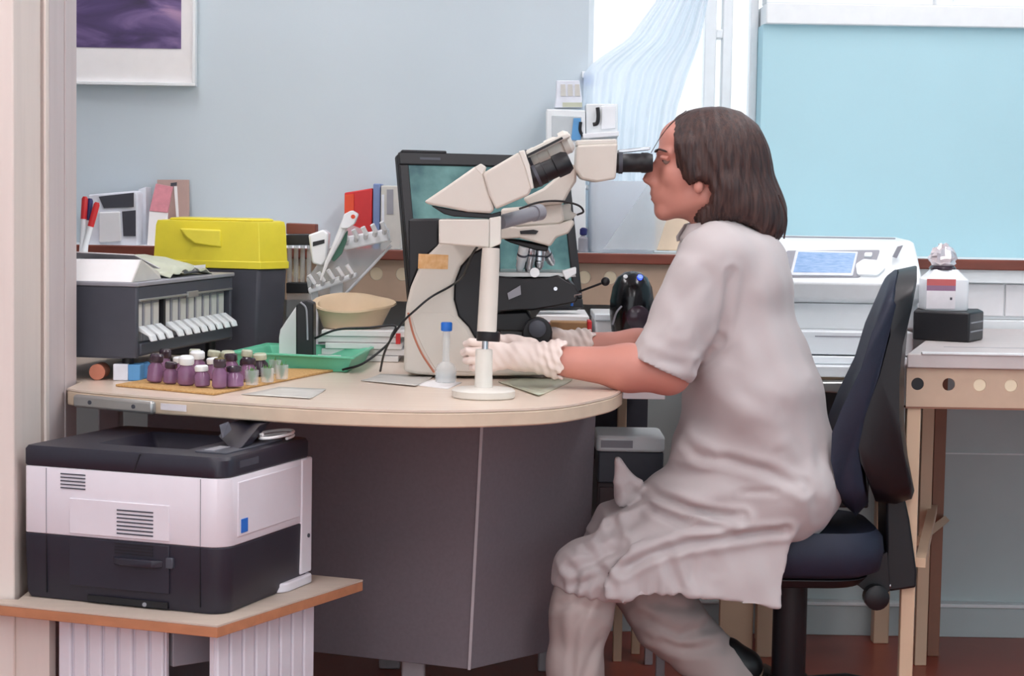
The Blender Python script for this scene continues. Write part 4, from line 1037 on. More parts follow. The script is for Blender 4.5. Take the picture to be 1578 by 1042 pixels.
# white jug
t = thing('plastic_jug', 'large white plastic jug with a loop handle on the sill', 'jug', (P(955, 386, 4.93)[0], 4.94, SZ))
jc = P(957, 386, 4.935)
jz = P(957, 279, 4.935)[2] - SZ
def jring(k, z): return [(jc[0] + x, 4.938 + y, z) for x, y in rpoly([(-.085 * k, -.05 * k), (.085 * k, -.05 * k), (.085 * k, .05 * k), (-.085 * k, .05 * k)], .03, 5)]
obj('body', M().loops([jring(.95, SZ + .0005), jring(1, SZ + .01), jring(1, SZ + jz * .92), jring(.96, SZ + jz), jring(.92, SZ + jz - .003), jring(.95, SZ + jz * .9), jring(.95, SZ + .012), jring(.9, SZ + .006)]), 'jug_plastic', t, ang=50)
obj('handle', M().tube(spline([P(908, 290, 4.93), P(896, 288, 4.925), P(890, 302, 4.92), P(888, 330, 4.92), P(893, 348, 4.925), P(906, 354, 4.93)], 6), .006, 10), 'white_paint', t)
t = thing('spray_bottle', 'small blue and grey bottle between the jug handle and the monitor', 'bottle', (P(899, 386, 4.90)[0], 4.90, SZ))
b = (P(898, 386, 4.90)[0], 4.895, SZ)
obj('body', M().lathe(b, [(.012, .0005), (.013, .003), (.013, .035), (.006, .042)], n=16), 'grey_plastic', t)
obj('head', M().lathe(b, [(.007, .042), (.010, .045), (.010, .058), (.006, .062)], n=16), 'blue_dark', t)
t = tag(obj('plastic_sheet', M().loops([[P(1000, 282, 4.87), P(930, 384, 4.87), P(1012, 386, 4.87), P(1030, 330, 4.87)], [q + np.array([0, .004, 0]) for q in (P(1000, 282, 4.87), P(930, 384, 4.87), P(1012, 386, 4.87), P(1030, 330, 4.87))]]), 'clear'), 'clear plastic sheet leaning in front of the white jug', 'plastic sheet')
t = tag(obj('carton', M().px([(1006, 330), (1062, 330), (1062, 387), (1006, 386)], 4.92, 5.0), 'beige', bevel=.003), 'cream carton on the sill behind the chin', 'carton')

# ------------------------------------------------------------------ white table and analyser at right
tb = thing('white_table', 'white table carrying the analyser behind the office chair', 'table', (.9, 4.7, 0))
zB = .755
pB = [(.60, 4.44), tuple(P(1390, 561, 4.44)[:2]), tuple(G(1437, 517, .80)[:2]), (1.05, 4.99), (.60, 4.99)]
pB[2] = (.985, 4.84)
obj('tabletop', M().slab(pB, zB - .025, zB), 'white_top', tb, .002)
obj('front_rail', M().box(.62, .86, 4.46, 4.48, zB - .06, zB - .0255), 'bench_leg', tb, .002)
obj('silver_tray', M().px(rpoly([(1262, 589), (1316, 589), (1314, 608), (1262, 604)], 3), 4.40, 4.60), 'metal_grey', tb, .004)
for xx, yy in ((.66, 4.5), (.66, 4.95), (.96, 4.95)):
    obj('leg', M().box(xx - .02, xx + .02, yy - .02, yy + .02, 0, zB - .0255), 'bench_leg', tb, .003)
x0, x1 = P(1108, 980, 4.62)[0], P(1160, 980, 4.62)[0]
obj('leg_board', M().box(x0, x1, 4.62, 4.64, 0, zB - .03) if False else M().box(P(1108, 980, 4.78)[0], P(1160, 980, 4.78)[0], 4.78, 4.80, 0, zB - .0255), 'bench_leg', tb, .003)
obj('leg_board', M().box(P(1164, 980, 4.78)[0], P(1192, 980, 4.78)[0], 4.76, 4.78, 0, zB - .0255), 'bench_leg', tb, .003)
obj('under_box', M().box(.68, .86, 4.62, 4.9, .40, .70), 'black', tb, .004)
# flat white drawer unit under the analyser
t = thing('drawer_unit', 'flat white drawer unit between the analyser and the white table', 'drawer unit', (.8, 4.7, zB))
zt_ = P(1300, 511, 4.50)[2]
zm = P(1300, 548, 4.50)[2]
X0, X1 = .62, P(1362, 520, 4.50)[0]
X1 = P(1408, 520, 4.50)[0]
obj('upper_drawer', M().box(X0, X1, 4.50, 4.96, zm + .0015, zt_), 'white_top', t, .003)
obj('lower_drawer', M().box(X0, X1 + .0, 4.49, 4.96, zB + .0008, zm - .0015), 'white_top', t, .003)
obj('drawer_line', M().px([(1256, 517.5), (1345, 518.5), (1345, 520), (1256, 519)], 4.4985, 4.50), 'grey_plastic', t)
an = thing('analyser', 'white bench analyser with a tilted blue screen on the drawer unit', 'analyser', (.85, 4.7, zt_))
Ya = 4.53
za = zt_ + .0006
def ap(x, y, Y): return P(x, y, Y)
xl = P(1150, 420, Ya)[0]; xr = P(1424, 420, Ya)[0]
zA1 = P(1300, 462, Ya)[2]; zA2 = P(1300, 436, Ya)[2]; zA3 = P(1300, 388, Ya + .08)[2]; zA4 = P(1300, 369, Ya + .14)[2]
def aring(y, z, k=0): return y, z
prof = [(Ya + .06, za), (Ya + .055, zA1 - .012), (Ya + .01, zA1), (Ya - .005, zA2), (Ya + .01, zA2 + .008), (Ya + .085, zA3), (Ya + .12, zA4 - .004), (Ya + .16, zA4), (4.86, zA4 + .004), (4.88, zA4 - .01), (4.88, za)]
obj('case', M().loops([[(x, y, z) for y, z in prof] for x in (xl, xr)]), 'white_paint', an, .006, seg=3)
obj('base_front', M().box(xl + .01, xr - .04, Ya + .045, Ya + .056, za, zA1 - .012), 'white_paint', an)
d1 = np.array([0, .075, zA3 - (zA2 + .008)]); d1 /= np.linalg.norm(d1)
nfA = np.array([0, -d1[2], d1[1]])
def onface(x, y): 
    # point of the sloping face seen at this pixel
    d = P(x, y, 1) - _C
    o = np.array([0, Ya + .01, zA2 + .008])
    tt = ((o - _C) @ nfA) / (d @ nfA)
    return _C + d * tt
def faceplate(name, poly, m, h0=0, h1=.004, par=an, bevel=.001):
    pts = [onface(x, y) for x, y in poly]
    return obj(name, M().loops([[q + nfA * h0 for q in pts], [q + nfA * h1 for q in pts]]), m, par, bevel)
fp = faceplate('fascia', rpoly([(1212, 387), (1356, 386), (1350, 404), (1324, 428), (1206, 428)], 3), 'grey_plastic', h0=-.002, h1=.002)
bz_ = faceplate('screen_bezel', rpoly([(1226, 388), (1322, 390), (1314, 427), (1217, 426)], 2), 'box_white', h1=.005)
faceplate('screen', [(1230, 391), (1318, 393), (1311, 423), (1222, 422)], 'screen_blue', h0=.004, h1=.0058, par=bz_, bevel=0)
faceplate('keypad', rpoly([(1318, 410), (1330, 402), (1362, 405), (1364, 416), (1352, 427), (1320, 426)], 3), 'white_top', h1=.007)
faceplate('button', rpoly([(1332, 392), (1344, 392), (1343, 398), (1331, 398)], 2), 'white_top', h1=.007)
obj('lid_seam', M().box(xl + .01, xr - .03, Ya + .2, Ya + .203, zA4 - .004, zA4 + .0045), 'grey_plastic', an)
obj('hinge_arm', M().px([(1376, 396), (1384, 380), (1392, 378), (1382, 398)], Ya + .05, Ya + .06), 'grey_plastic', an, .001)

# ------------------------------------------------------------------ perforated lab bench at right
bn = thing('lab_bench', 'lab bench with a perforated beige apron at the right', 'bench', (1.2, 4.5, 0))
ZBN = .82
YF = 4.02
xA = P(1398, 548, YF)[0]
top = [(xA, YF), (2.0, YF), (2.0, 4.87), (1.075, 4.87)]
q = G(1436, 517, ZBN)
top = [(xA, YF), (2.0, YF), (2.0, 4.87), (xA + (q[0] - xA) / (q[1] - YF) * .85, 4.87)]
obj('worktop', M().slab(top, ZBN - .03, ZBN), 'bench_top', bn, .003)
obj('front_lip', M().box(xA + .03, 2.0, YF - .004, YF + .01, ZBN - .001, ZBN + .004), 'white_paint', bn, .001)
ha = [P(x, 592.5, YF + .01)[0] for x in (1414, 1462, 1510, 1558)]
ha += [ha[-1] + .0648 * k for k in range(1, 9)]
zh = P(1486, 593, YF + .01)[2]
za0, za1 = P(1486, 628, YF + .01)[2], ZBN - .031
obj('apron', perforated(P(1397, 590, YF + .01)[0], ha[-1] + .033, za0, za1, YF + .01, .004, ha, .0132, zh), 'apron', bn)
obj('apron_lip', M().box(P(1397, 590, YF + .01)[0], ha[-1] + .033, YF + .011, YF + .03, za0 - .004, za0), 'bench_leg_dark', bn)
obj('hole_plug', M().lathe((ha[0], YF + .0115, zh), [(.013, 0), (.013, .004)], (0, 1, 0), 20), 'black', bn)  # black disc added in the open first hole, for the dark behind it
for h in ha[2:]:
    obj('hole_plug', M().lathe((h, YF + .012, zh), [(.013, 0), (.013, .004)], (0, 1, 0), 20), 'cream_plug', bn)
x0 = P(1488, 592, YF + .12)[0]
obj('inner_rail', M().box(x0, 1.9, YF + .12, YF + .14, za0 + .005, za1), 'apron_light', bn)
def leg(name, xt, xb, wd, Y, m, th=.02):
    a, b = P(xt, 632, Y), P(xb, 1020, Y)
    d = (b - a) / (a[2] - b[2])
    zt2 = ZBN - .032
    s = np.array([a[0] + d[0] * (a[2] - zt2), Y]); e = np.array([a[0], Y])
    obj(name, M().box(a[0], a[0] + wd, Y, Y + th, 0, zt2), m, bn, .002)
leg('front_leg', 1398, 1387, .029, YF + .016, 'bench_leg')
leg('rear_leg', 1422, 1412, .029, 4.70, 'bench_leg')
leg('rear_leg', 1441, 1433, .030, 4.80, 'bench_leg_dark')
obj('brace', M().tube([P(1414, 834, YF + .03 + .3), P(1456, 802, 4.80)], .012, 4), 'bench_leg', bn)
obj('brace', M().obox((.955, 4.4, P(1414, 834, 4.3)[2] + .0), (.09, .36, 0), (.01, -.003, 0), (0, 0, .01)), 'bench_leg', bn)
obj('far_leg', M().box(1.95, 1.98, YF + .02, YF + .05, 0, ZBN - .032), 'bench_leg', bn)
obj('far_leg', M().box(1.95, 1.98, 4.8, 4.83, 0, ZBN - .032), 'bench_leg', bn)
# seams on the worktop
obj('worktop_joint', M().box(xA + .12, 2.0, YF + .2, YF + .203, ZBN, ZBN + .0006), 'grey_plastic', bn)
# balance with reagent bottle
bt = thing('black_balance', 'black wedge-shaped stand holding the reagent bottle on the bench', 'stand', (P(1462, 517, 4.45)[0], 4.5, ZBN))
zk0, zk1 = ZBN + .0006, P(1470, 479, 4.44)[2]
kx = lambda x, Y: P(x, 500, Y)[0]
kp = [(kx(1410, 4.40), 4.42), (kx(1494, 4.36), 4.36), (kx(1515, 4.46), 4.46), (kx(1508, 4.55), 4.55), (kx(1412, 4.55), 4.55)]
obj('base', M().slab(kp, zk0, zk1), 'black', bt, .004)
for k in range(2):
    z = zk0 + (zk1 - zk0) * (.35 + .3 * k)
    a, b = np.array([*kp[1], z]), np.array([*kp[2], z])
    obj('groove', M().obox((a + b) / 2 + np.array([.0006, -.0006, 0]), (b - a) * .42, (.001, -.0004, 0), (0, 0, .0015)), 'grey_plastic', bt)
rb_ = thing('reagent_bottle', 'square bottle of red reagent with a mauve label and foil top', 'bottle', (P(1463, 479, 4.46)[0], 4.46, zk1))
zb_ = zk1 + .0006
xa, xb = kx(1427, 4.42), kx(1494, 4.42)
cx_ = (xa + xb) / 2; hw = (xb - xa) / 2
def sq(k, z, cy=4.475): return [(cx_ + x, cy + y, z) for x, y in rpoly([(-hw * k, -.045 * k), (hw * k, -.045 * k), (hw * k, .045 * k), (-hw * k, .045 * k)], .012 * k, 3)]
zs = P(1463, 432, 4.43)[2]; zn = P(1463, 416, 4.43)[2]
obj('bottle', M().loops([sq(.96, zb_), sq(1, zb_ + .004), sq(1, zs), sq(.6, zn - .003), sq(.55, zn)]), 'acrylic', rb_)
obj('red_band', M().box(cx_ - hw * .98, cx_ + hw * .35, 4.4285, 4.4297, P(1440, 440, 4.43)[2], P(1440, 430, 4.43)[2]), 'red_liquid', rb_)
obj('mauve_band', M().box(cx_ - hw * .98, cx_ + hw * .35, 4.4285, 4.4297, P(1440, 448, 4.43)[2], P(1440, 440, 4.43)[2]), 'label_mauve', rb_)
obj('label', M().box(cx_ - hw * .98, cx_ + hw * .35, 4.4285, 4.4297, zb_ + .004, P(1440, 448, 4.43)[2]), 'label_white', rb_)
obj('label_mark', M().box(cx_ + hw * .1, cx_ + hw * .2, 4.4278, 4.4285, P(1440, 462, 4.43)[2], P(1440, 458, 4.43)[2]), 'dark_grey', rb_)
obj('collar', M().lathe((cx_ - .004, 4.475, zn - .001), [(.03, 0), (.031, .004), (.026, .009)], n=24), 'vial_dark', rb_)
random.seed(3)
fb = np.array([cx_ - .004, 4.475, zn + .006])
V, nA, nB = [], 16, 8
for j in range(nB + 1):
    h = j / nB
    for i in range(nA):
        a = 2 * math.pi * i / nA
        r = (.024 + .010 * math.sin(h * 2.6)) * (1 - .75 * h ** 2.2) + random.uniform(-.006, .006) * (h > .05)
        V.append((fb[0] + r * math.cos(a), fb[1] + r * math.sin(a), fb[2] + h * .052 + random.uniform(-.004, .004) * (h > .05)))
Fc = [(j * nA + i, j * nA + (i + 1) % nA, (j + 1) * nA + (i + 1) % nA, (j + 1) * nA + i) for j in range(nB) for i in range(nA)] + [tuple(nB * nA + i for i in range(nA)), tuple(reversed(range(nA)))]
finish('foil_cover', V, Fc, 'foil', rb_, ang=20)

# ------------------------------------------------------------------ office chair
ch = thing('office_chair', 'black and navy office chair under the person in the white coat', 'chair', (.56, 4.07, 0))
cY = 4.07
def bowed(poly, Yc, half, bow=.04, n=10, name='backrest', m='navy', bevel=.012):
    """side outline swept across the width, bowed forward at the edges"""
    rings = []
    for k in range(n + 1):
        s_ = -1 + 2 * k / n
        w_ = half
        sh = 1 - .22 * abs(s_) ** 3
        pts = [P(x, y, Yc) for x, y in poly]
        c_ = sum(pts) / len(pts)
        rings.append([c_ + (q - c_) * np.array([1, 1, sh]) + np.array([-bow * s_ * s_ + .14 * s_ * w_, s_ * w_, 0]) for q in pts])
    return obj(name, M().loops(rings), m, ch, 0, ang=70)
bowed([(1372, 424), (1352, 478), (1335, 548), (1308, 618), (1292, 668), (1290, 720), (1298, 770), (1320, 790), (1338, 770), (1330, 700), (1340, 640), (1362, 560), (1378, 480), (1388, 428), (1382, 416)], cY, .165, .018, name='back_cushion')
bowed([(1384, 416), (1412, 410), (1412, 430), (1398, 500), (1393, 560), (1392, 640), (1398, 700), (1408, 752), (1404, 764), (1380, 772), (1350, 768), (1334, 720), (1330, 680), (1342, 630), (1364, 556), (1380, 480)], cY, .16, .018, name='back_shell', m='black')
obj('back_bracket', M().px(rpoly([(1366, 768), (1394, 764), (1402, 800), (1413, 880), (1412, 906), (1372, 912), (1358, 906), (1366, 850)], 4), cY - .05, cY + .05), 'black', ch, .006)
obj('mechanism', M().px(rpoly([(1216, 872), (1330, 872), (1368, 850), (1372, 912), (1346, 922), (1322, 902), (1300, 897), (1216, 902)], 4), cY - .07, cY + .07), 'black', ch, .006)
obj('tension_knob', M().lathe(P(1348, 918, cY - .07), [(.020, -.03), (.026, -.026), (.026, 0), (.02, .01)], (0, 1, 0), 20), 'black', ch)
obj('bolt', M().lathe(P(1364, 874, cY - .052), [(.006, -.006), (.007, 0)], (0, 1, 0), 16), 'steel', ch)
obj('lever', M().tube([P(1350, 902, cY - .06), P(1372, 903, cY - .06)], .005), 'steel', ch)
# seat: rounded cushion
sx0, sx1 = .30, P(1352, 820, cY)[0]
zs1, zs0 = P(1300, 800, cY)[2], P(1300, 872, cY)[2]
sp_ = rpoly([(sx0, cY - .182), (sx1, cY - .172), (sx1, cY + .172), (sx0, cY + .182)], .11, 8)
def srs(k, z): 
    c_ = np.array([(sx0 + sx1) / 2, cY])
    return [(*(c_ + (np.array(q) - c_) * k), z) for q in sp_]
obj('seat', M().loops([srs(.86, zs0), srs(.97, zs0 + .012), srs(1, zs0 + .05), srs(.985, zs1 - .02), srs(.93, zs1 - .004), srs(.8, zs1 - .012)]), 'navy', ch, ang=60)
obj('seat_shell', M().loops([srs(.80, zs0 - .022), srs(.88, zs0 - .002)]), 'black', ch, .004)
gx = P(1217, 950, cY)[0]
obj('gas_column', M().lathe((gx, cY, .12), [(.033, 0), (.036, .01), (.036, zs0 - .12 - .03)], n=28), 'black', ch)
obj('hub', M().lathe((gx, cY, .07), [(.045, 0), (.05, .01), (.04, .06)], n=24), 'black', ch)
for k in range(5):
    a = math.radians(30 + 72 * k)
    d = np.array([math.cos(a), math.sin(a), 0])
    sp2 = obj('base_arm', M().tube([np.array([gx, cY, .095]), np.array([gx, cY, .092]) + d * .16, np.array([gx, cY, .07]) + d * .28], [.028, .022, .015], 10), 'black', ch)
    wc = np.array([gx, cY, .028]) + d * .28
    tn = np.array([-math.sin(a), math.cos(a), 0])
    obj('caster', M().lathe(wc - tn * .02, [(.02, 0), (.0275, .004), (.0275, .036), (.02, .04)], tn, 20), 'black', sp2)

# ------------------------------------------------------------------ the person: bodies and cloth grown from smooth distance fields
def smin(a, b, k):
    h = np.clip(.5 + .5 * (b - a) / k, 0, 1)
    return b * (1 - h) + a * h - k * h * (1 - h)
class Field:
    def __init__(s, lo, hi, h):
        s.lo = np.array(lo, float); s.h = h
        s.n = np.ceil((np.array(hi) - s.lo) / h).astype(int) + 1
        s.F = np.full(s.n, .3, np.float32)
    def win(s, lo, hi):
        a = np.clip(np.floor((np.array(lo) - s.lo) / s.h).astype(int), 0, s.n)
        b = np.clip(np.ceil((np.array(hi) - s.lo) / s.h).astype(int) + 1, 0, s.n)
        sl = tuple(slice(i, j) for i, j in zip(a, b))
        X = (s.lo[0] + s.h * np.arange(a[0], b[0]))[:, None, None]
        Y = (s.lo[1] + s.h * np.arange(a[1], b[1]))[None, :, None]
        Z = (s.lo[2] + s.h * np.arange(a[2], b[2]))[None, None, :]
        return sl, X, Y, Z
    def put(s, d, sl, k, cut=False):
        if d.size == 0: return
        f = s.F[sl]
        if cut: s.F[sl] = -smin(-f, d, k)
        else: s.F[sl] = smin(f, d, k)
    def cone(s, a, b, r1, r2, k=.02, ky=1.0, yc=None, cut=False, plane=None):
        a, b = np.array(a, float), np.array(b, float)
        m = max(r1, r2) * max(1, 1 / ky) + k + 4 * s.h
        sl, X, Y, Z = s.win(np.minimum(a, b) - m, np.maximum(a, b) + m)
        if yc is None: yc = a[1]
        Ys = (Y - yc) * ky; a2, b2 = a.copy(), b.copy(); a2[1] = (a[1] - yc) * ky; b2[1] = (b[1] - yc) * ky
        d = b2 - a2; L2 = d @ d + 1e-12
        t = np.clip(((X - a2[0]) * d[0] + (Ys - a2[1]) * d[1] + (Z - a2[2]) * d[2]) / L2, 0, 1)
        D = np.sqrt((X - a2[0] - t * d[0]) ** 2 + (Ys - a2[1] - t * d[1]) ** 2 + (Z - a2[2] - t * d[2]) ** 2) - (r1 + (r2 - r1) * t)
        if plane is not None:
            p0, n0 = plane
            D = np.maximum(D, (X - p0[0]) * n0[0] + (Y - p0[1]) * n0[1] + (Z - p0[2]) * n0[2])
        s.put(D, sl, k, cut)
    def ell(s, c, r, k=.02, rot=0, cut=False):
        """ellipsoid; rot turns it in the XZ plane"""
        c = np.array(c, float); m = max(r) + k + 4 * s.h
        sl, X, Y, Z = s.win(c - m, c + m)
        x, y, z = X - c[0], Y - c[1], Z - c[2]
        cs, sn = math.cos(rot), math.sin(rot)
        x, z = x * cs + z * sn, -x * sn + z * cs
        k0 = np.sqrt((x / r[0]) ** 2 + (y / r[1]) ** 2 + (z / r[2]) ** 2) + 1e-9
        k1 = np.sqrt((x / r[0] ** 2) ** 2 + (y / r[1] ** 2) ** 2 + (z / r[2] ** 2) ** 2) + 1e-9
        s.put(k0 * (k0 - 1) / k1, sl, k, cut)
    def sheet(s, poly, y0, half, k=.02, slope=(0, 0), rnd=.0, cut=False, op='add'):
        """a slab whose XZ outline is poly, around y0 + slope.(x,z from the first point)"""
        pl = np.array(poly, float)
        m = half + k + 4 * s.h + abs(slope[0]) * .5 + abs(slope[1]) * .5
        lo = [pl[:, 0].min() - .05, y0 - m, pl[:, 1].min() - .05]; hi = [pl[:, 0].max() + .05, y0 + m, pl[:, 1].max() + .05]
        sl, X, Y, Z = s.win(lo, hi)
        D2 = poly_sdf(pl, X[:, 0, :], Z[0, :, :] if Z.ndim == 3 else Z)[:, None, :] - rnd
        yy = y0 + slope[0] * (X - pl[0, 0]) + slope[1] * (Z - pl[0, 1])
        s.put(np.maximum(D2, np.abs(Y - yy) - half), sl, k, cut)
    def mesh(s):
        F = s.F; S = F < 0
        n = np.array(F.shape)
        c = S[:-1, :-1, :-1].astype(np.int8)
        tot = np.zeros(n - 1, np.int8)
        for i in (0, 1):
            for j in (0, 1):
                for k in (0, 1):
                    tot += S[i:n[0] - 1 + i, j:n[1] - 1 + j, k:n[2] - 1 + k]
        act = (tot > 0) & (tot < 8)
        I = np.argwhere(act)
        idx = np.full(n - 1, -1, np.int32); idx[act] = np.arange(len(I))
        acc = np.zeros((len(I), 3)); cnt = np.zeros(len(I))
        cor = np.array([(i, j, k) for i in (0, 1) for j in (0, 1) for k in (0, 1)])
        val = np.stack([F[I[:, 0] + q[0], I[:, 1] + q[1], I[:, 2] + q[2]] for q in cor], 1)
        for a in range(8):
            for b in range(a + 1, 8):
                if np.abs(cor[a] - cor[b]).sum() != 1: continue
                va_, vb_ = val[:, a], val[:, b]
                m = (va_ < 0) != (vb_ < 0)
                t = np.where(m, va_ / np.where(m, va_ - vb_, 1), 0)
                acc += np.where(m[:, None], cor[a] + t[:, None] * (cor[b] - cor[a]), 0); cnt += m
        V = s.lo + s.h * (I + acc / cnt[:, None])
        faces = []
        for ax in range(3):
            o1, o2 = [q for q in range(3) if q != ax]
            sa = [slice(None)] * 3; sb = [slice(None)] * 3
            sa[ax] = slice(0, -1); sb[ax] = slice(1, None)
            A, B = S[tuple(sa)], S[tuple(sb)]
            E_ = np.argwhere(A != B)
            ok = (E_[:, o1] > 0) & (E_[:, o2] > 0) & (E_[:, o1] < n[o1] - 1) & (E_[:, o2] < n[o2] - 1)
            E_ = E_[ok]
            sg = A[E_[:, 0], E_[:, 1], E_[:, 2]]
            def at_(d1, d2):
                q = E_.copy(); q[:, o1] -= d1; q[:, o2] -= d2
                return idx[q[:, 0], q[:, 1], q[:, 2]]
            Q = np.stack([at_(1, 1), at_(0, 1), at_(0, 0), at_(1, 0)], 1)
            flip = ~sg if ax != 1 else sg
            Q[flip] = Q[flip][:, ::-1]
            faces.append(Q)
        return V, np.concatenate(faces)
def poly_sdf(pl, X, Z):
    X, Z = np.broadcast_arrays(np.asarray(X, float), np.asarray(Z, float))
    d = np.full(X.shape, 1e9); sgn = np.ones(X.shape)
    n = len(pl)
    for i in range(n):
        a, b = pl[i], pl[i - 1]
        ex_, ez_ = b[0] - a[0], b[1] - a[1]
        wx, wz = X - a[0], Z - a[1]
        t = np.clip((wx * ex_ + wz * ez_) / (ex_ ** 2 + ez_ ** 2 + 1e-12), 0, 1)
        d = np.minimum(d, (wx - ex_ * t) ** 2 + (wz - ez_ * t) ** 2)
        c1, c2, c3 = Z >= a[1], Z < b[1], ex_ * wz > ez_ * wx
        fl = (c1 & c2 & c3) | (~c1 & ~c2 & ~c3)
        sgn = np.where(fl, -sgn, sgn)
    return sgn * np.sqrt(d)
def relax(V, Q, it=2, lam=.5):
    n = len(V)
    a = np.concatenate([Q[:, 0], Q[:, 1], Q[:, 2], Q[:, 3]]); b = np.concatenate([Q[:, 1], Q[:, 2], Q[:, 3], Q[:, 0]])
    for _ in range(it):
        s = np.zeros_like(V); c = np.zeros(n)
        for p_, q_ in ((a, b), (b, a)):
            for k in range(3): s[:, k] += np.bincount(p_, V[q_, k], n)
            c += np.bincount(p_, minlength=n)
        V = V + lam * (s / np.maximum(c, 1)[:, None] - V)
    return V
def vnormals(V, Q):
    fn = np.cross(V[Q[:, 2]] - V[Q[:, 0]], V[Q[:, 3]] - V[Q[:, 1]])
    N = np.zeros_like(V)
    for j in range(4):
        for k in range(3): N[:, k] += np.bincount(Q[:, j], fn[:, k], len(V))
    return N / (np.linalg.norm(N, axis=1)[:, None] + 1e-12)
def grown(name, fld, m, parent, it=2, disp=None):
    V, Q = fld.mesh()
    V = relax(V, Q, it)
    if disp is not None:
        V = V + vnormals(V, Q) * disp(V, vnormals(V, Q))[:, None]
    return finish(name, V, Q.tolist(), m, parent, ang=0, normals_fix=False)
def creases(lines, Yc, noise=None):
    L = [(np.array([P(x, y, Yc)[[0, 2]] for x, y in pts]), dep, wd) for pts, dep, wd in lines]
    def f(V, N):
        out = np.zeros(len(V))
        near = np.clip(-N[:, 1] * 1.6 + .2, 0, 1)
        for pl, dep, wd in L:
            dm = np.full(len(V), 1e9)
            for a, b in zip(pl[:-1], pl[1:]):
                e = b - a
                t = np.clip(((V[:, 0] - a[0]) * e[0] + (V[:, 2] - a[1]) * e[1]) / (e @ e), 0, 1)
                dm = np.minimum(dm, np.hypot(V[:, 0] - a[0] - t * e[0], V[:, 2] - a[1] - t * e[1]))
            de = np.minimum(np.hypot(V[:, 0] - pl[0][0], V[:, 2] - pl[0][1]), np.hypot(V[:, 0] - pl[-1][0], V[:, 2] - pl[-1][1]))
            out += near * np.clip(de / (2.5 * wd), 0, 1) * (-dep * np.exp(-(dm / wd) ** 2) + .55 * dep * np.exp(-((dm - 2.1 * wd) / (1.1 * wd)) ** 2))
        if noise is not None: out += noise(V)
        return out
    return f

YC = 4.05
person = thing('person', 'person in a white lab coat seated at the microscope eyepieces', 'person', (.50, YC, 0))
W = lambda x, y, Y=YC: P(x, y, Y)
HC = W(1090, 250)                       # head centre
def hd_(x, y, z): return HC + np.array([x, y, z])
# near hand: wrist, knuckles, finger joints; far hand on the focus knob
def hand_pts(side):
    if side == 'near':
        wr = W(850, 553, 3.87); pm = W(800, 549, 3.875)
        fin = [[W(752, 530, 3.868), W(727, 527, 3.875), W(719, 530, 3.898), W(732, 533, 3.912)],
               [W(748, 543, 3.866), W(722, 541, 3.876), W(715, 543, 3.902), W(730, 545, 3.916)],
               [W(749, 556, 3.868), W(725, 555, 3.878), W(718, 556, 3.900), W(731, 557, 3.913)],
               [W(754, 567, 3.872), W(733, 566, 3.880), W(727, 567, 3.897), W(738, 567, 3.908)]]
        th = [W(820, 532, 3.89), W(790, 524, 3.905), W(765, 523, 3.915), W(746, 526, 3.92)]
    else:
        wr = W(892, 533, 4.20); pm = W(862, 530, 4.19)
        fin = [[W(836, 520, 4.175 + .006 * k), W(826, 519 + 6 * k, 4.160 + .006 * k), W(822, 524 + 6 * k, 4.145 + .005 * k), W(828, 530 + 5 * k, 4.14 + .004 * k)] for k in range(4)]
        fin = [[W(838, 518 + 9 * k, 4.185), W(822, 516 + 10 * k, 4.178), W(814, 519 + 10 * k, 4.160), W(820, 523 + 9 * k, 4.150)] for k in range(4)]
        th = [W(868, 518, 4.18), W(852, 512, 4.165), W(840, 512, 4.15), W(832, 515, 4.145)]
    return wr, pm, fin, th
def add_hand(f, side, g, k):
    """g grows the glove beyond the skin"""
    wr, pm, fin, th = hand_pts(side)
    R = [.0073, .0076, .0073, .0066]
    kn = [q[0] for q in fin]
    f.cone(wr, pm, .026 + g, .030 + g, k)
    for i, q in enumerate(fin):
        f.cone(pm + (q[0] - pm) * .1 + np.array([.01, 0, 0]), q[0], .017 + g, R[i] + .0015 + g, .008)
        for a, b, r1, r2 in ((0, 1, 1.05, 1.0), (1, 2, 1.0, .92), (2, 3, .92, .82)):
            f.cone(q[a], q[b], R[i] * r1 + g, R[i] * r2 + g, .0015)
    for a, b, r1, r2 in ((0, 1, .0135, .0105), (1, 2, .0105, .0098), (2, 3, .0095, .0078)):
        f.cone(th[a], th[b], r1 + g, r2 + g, .004)

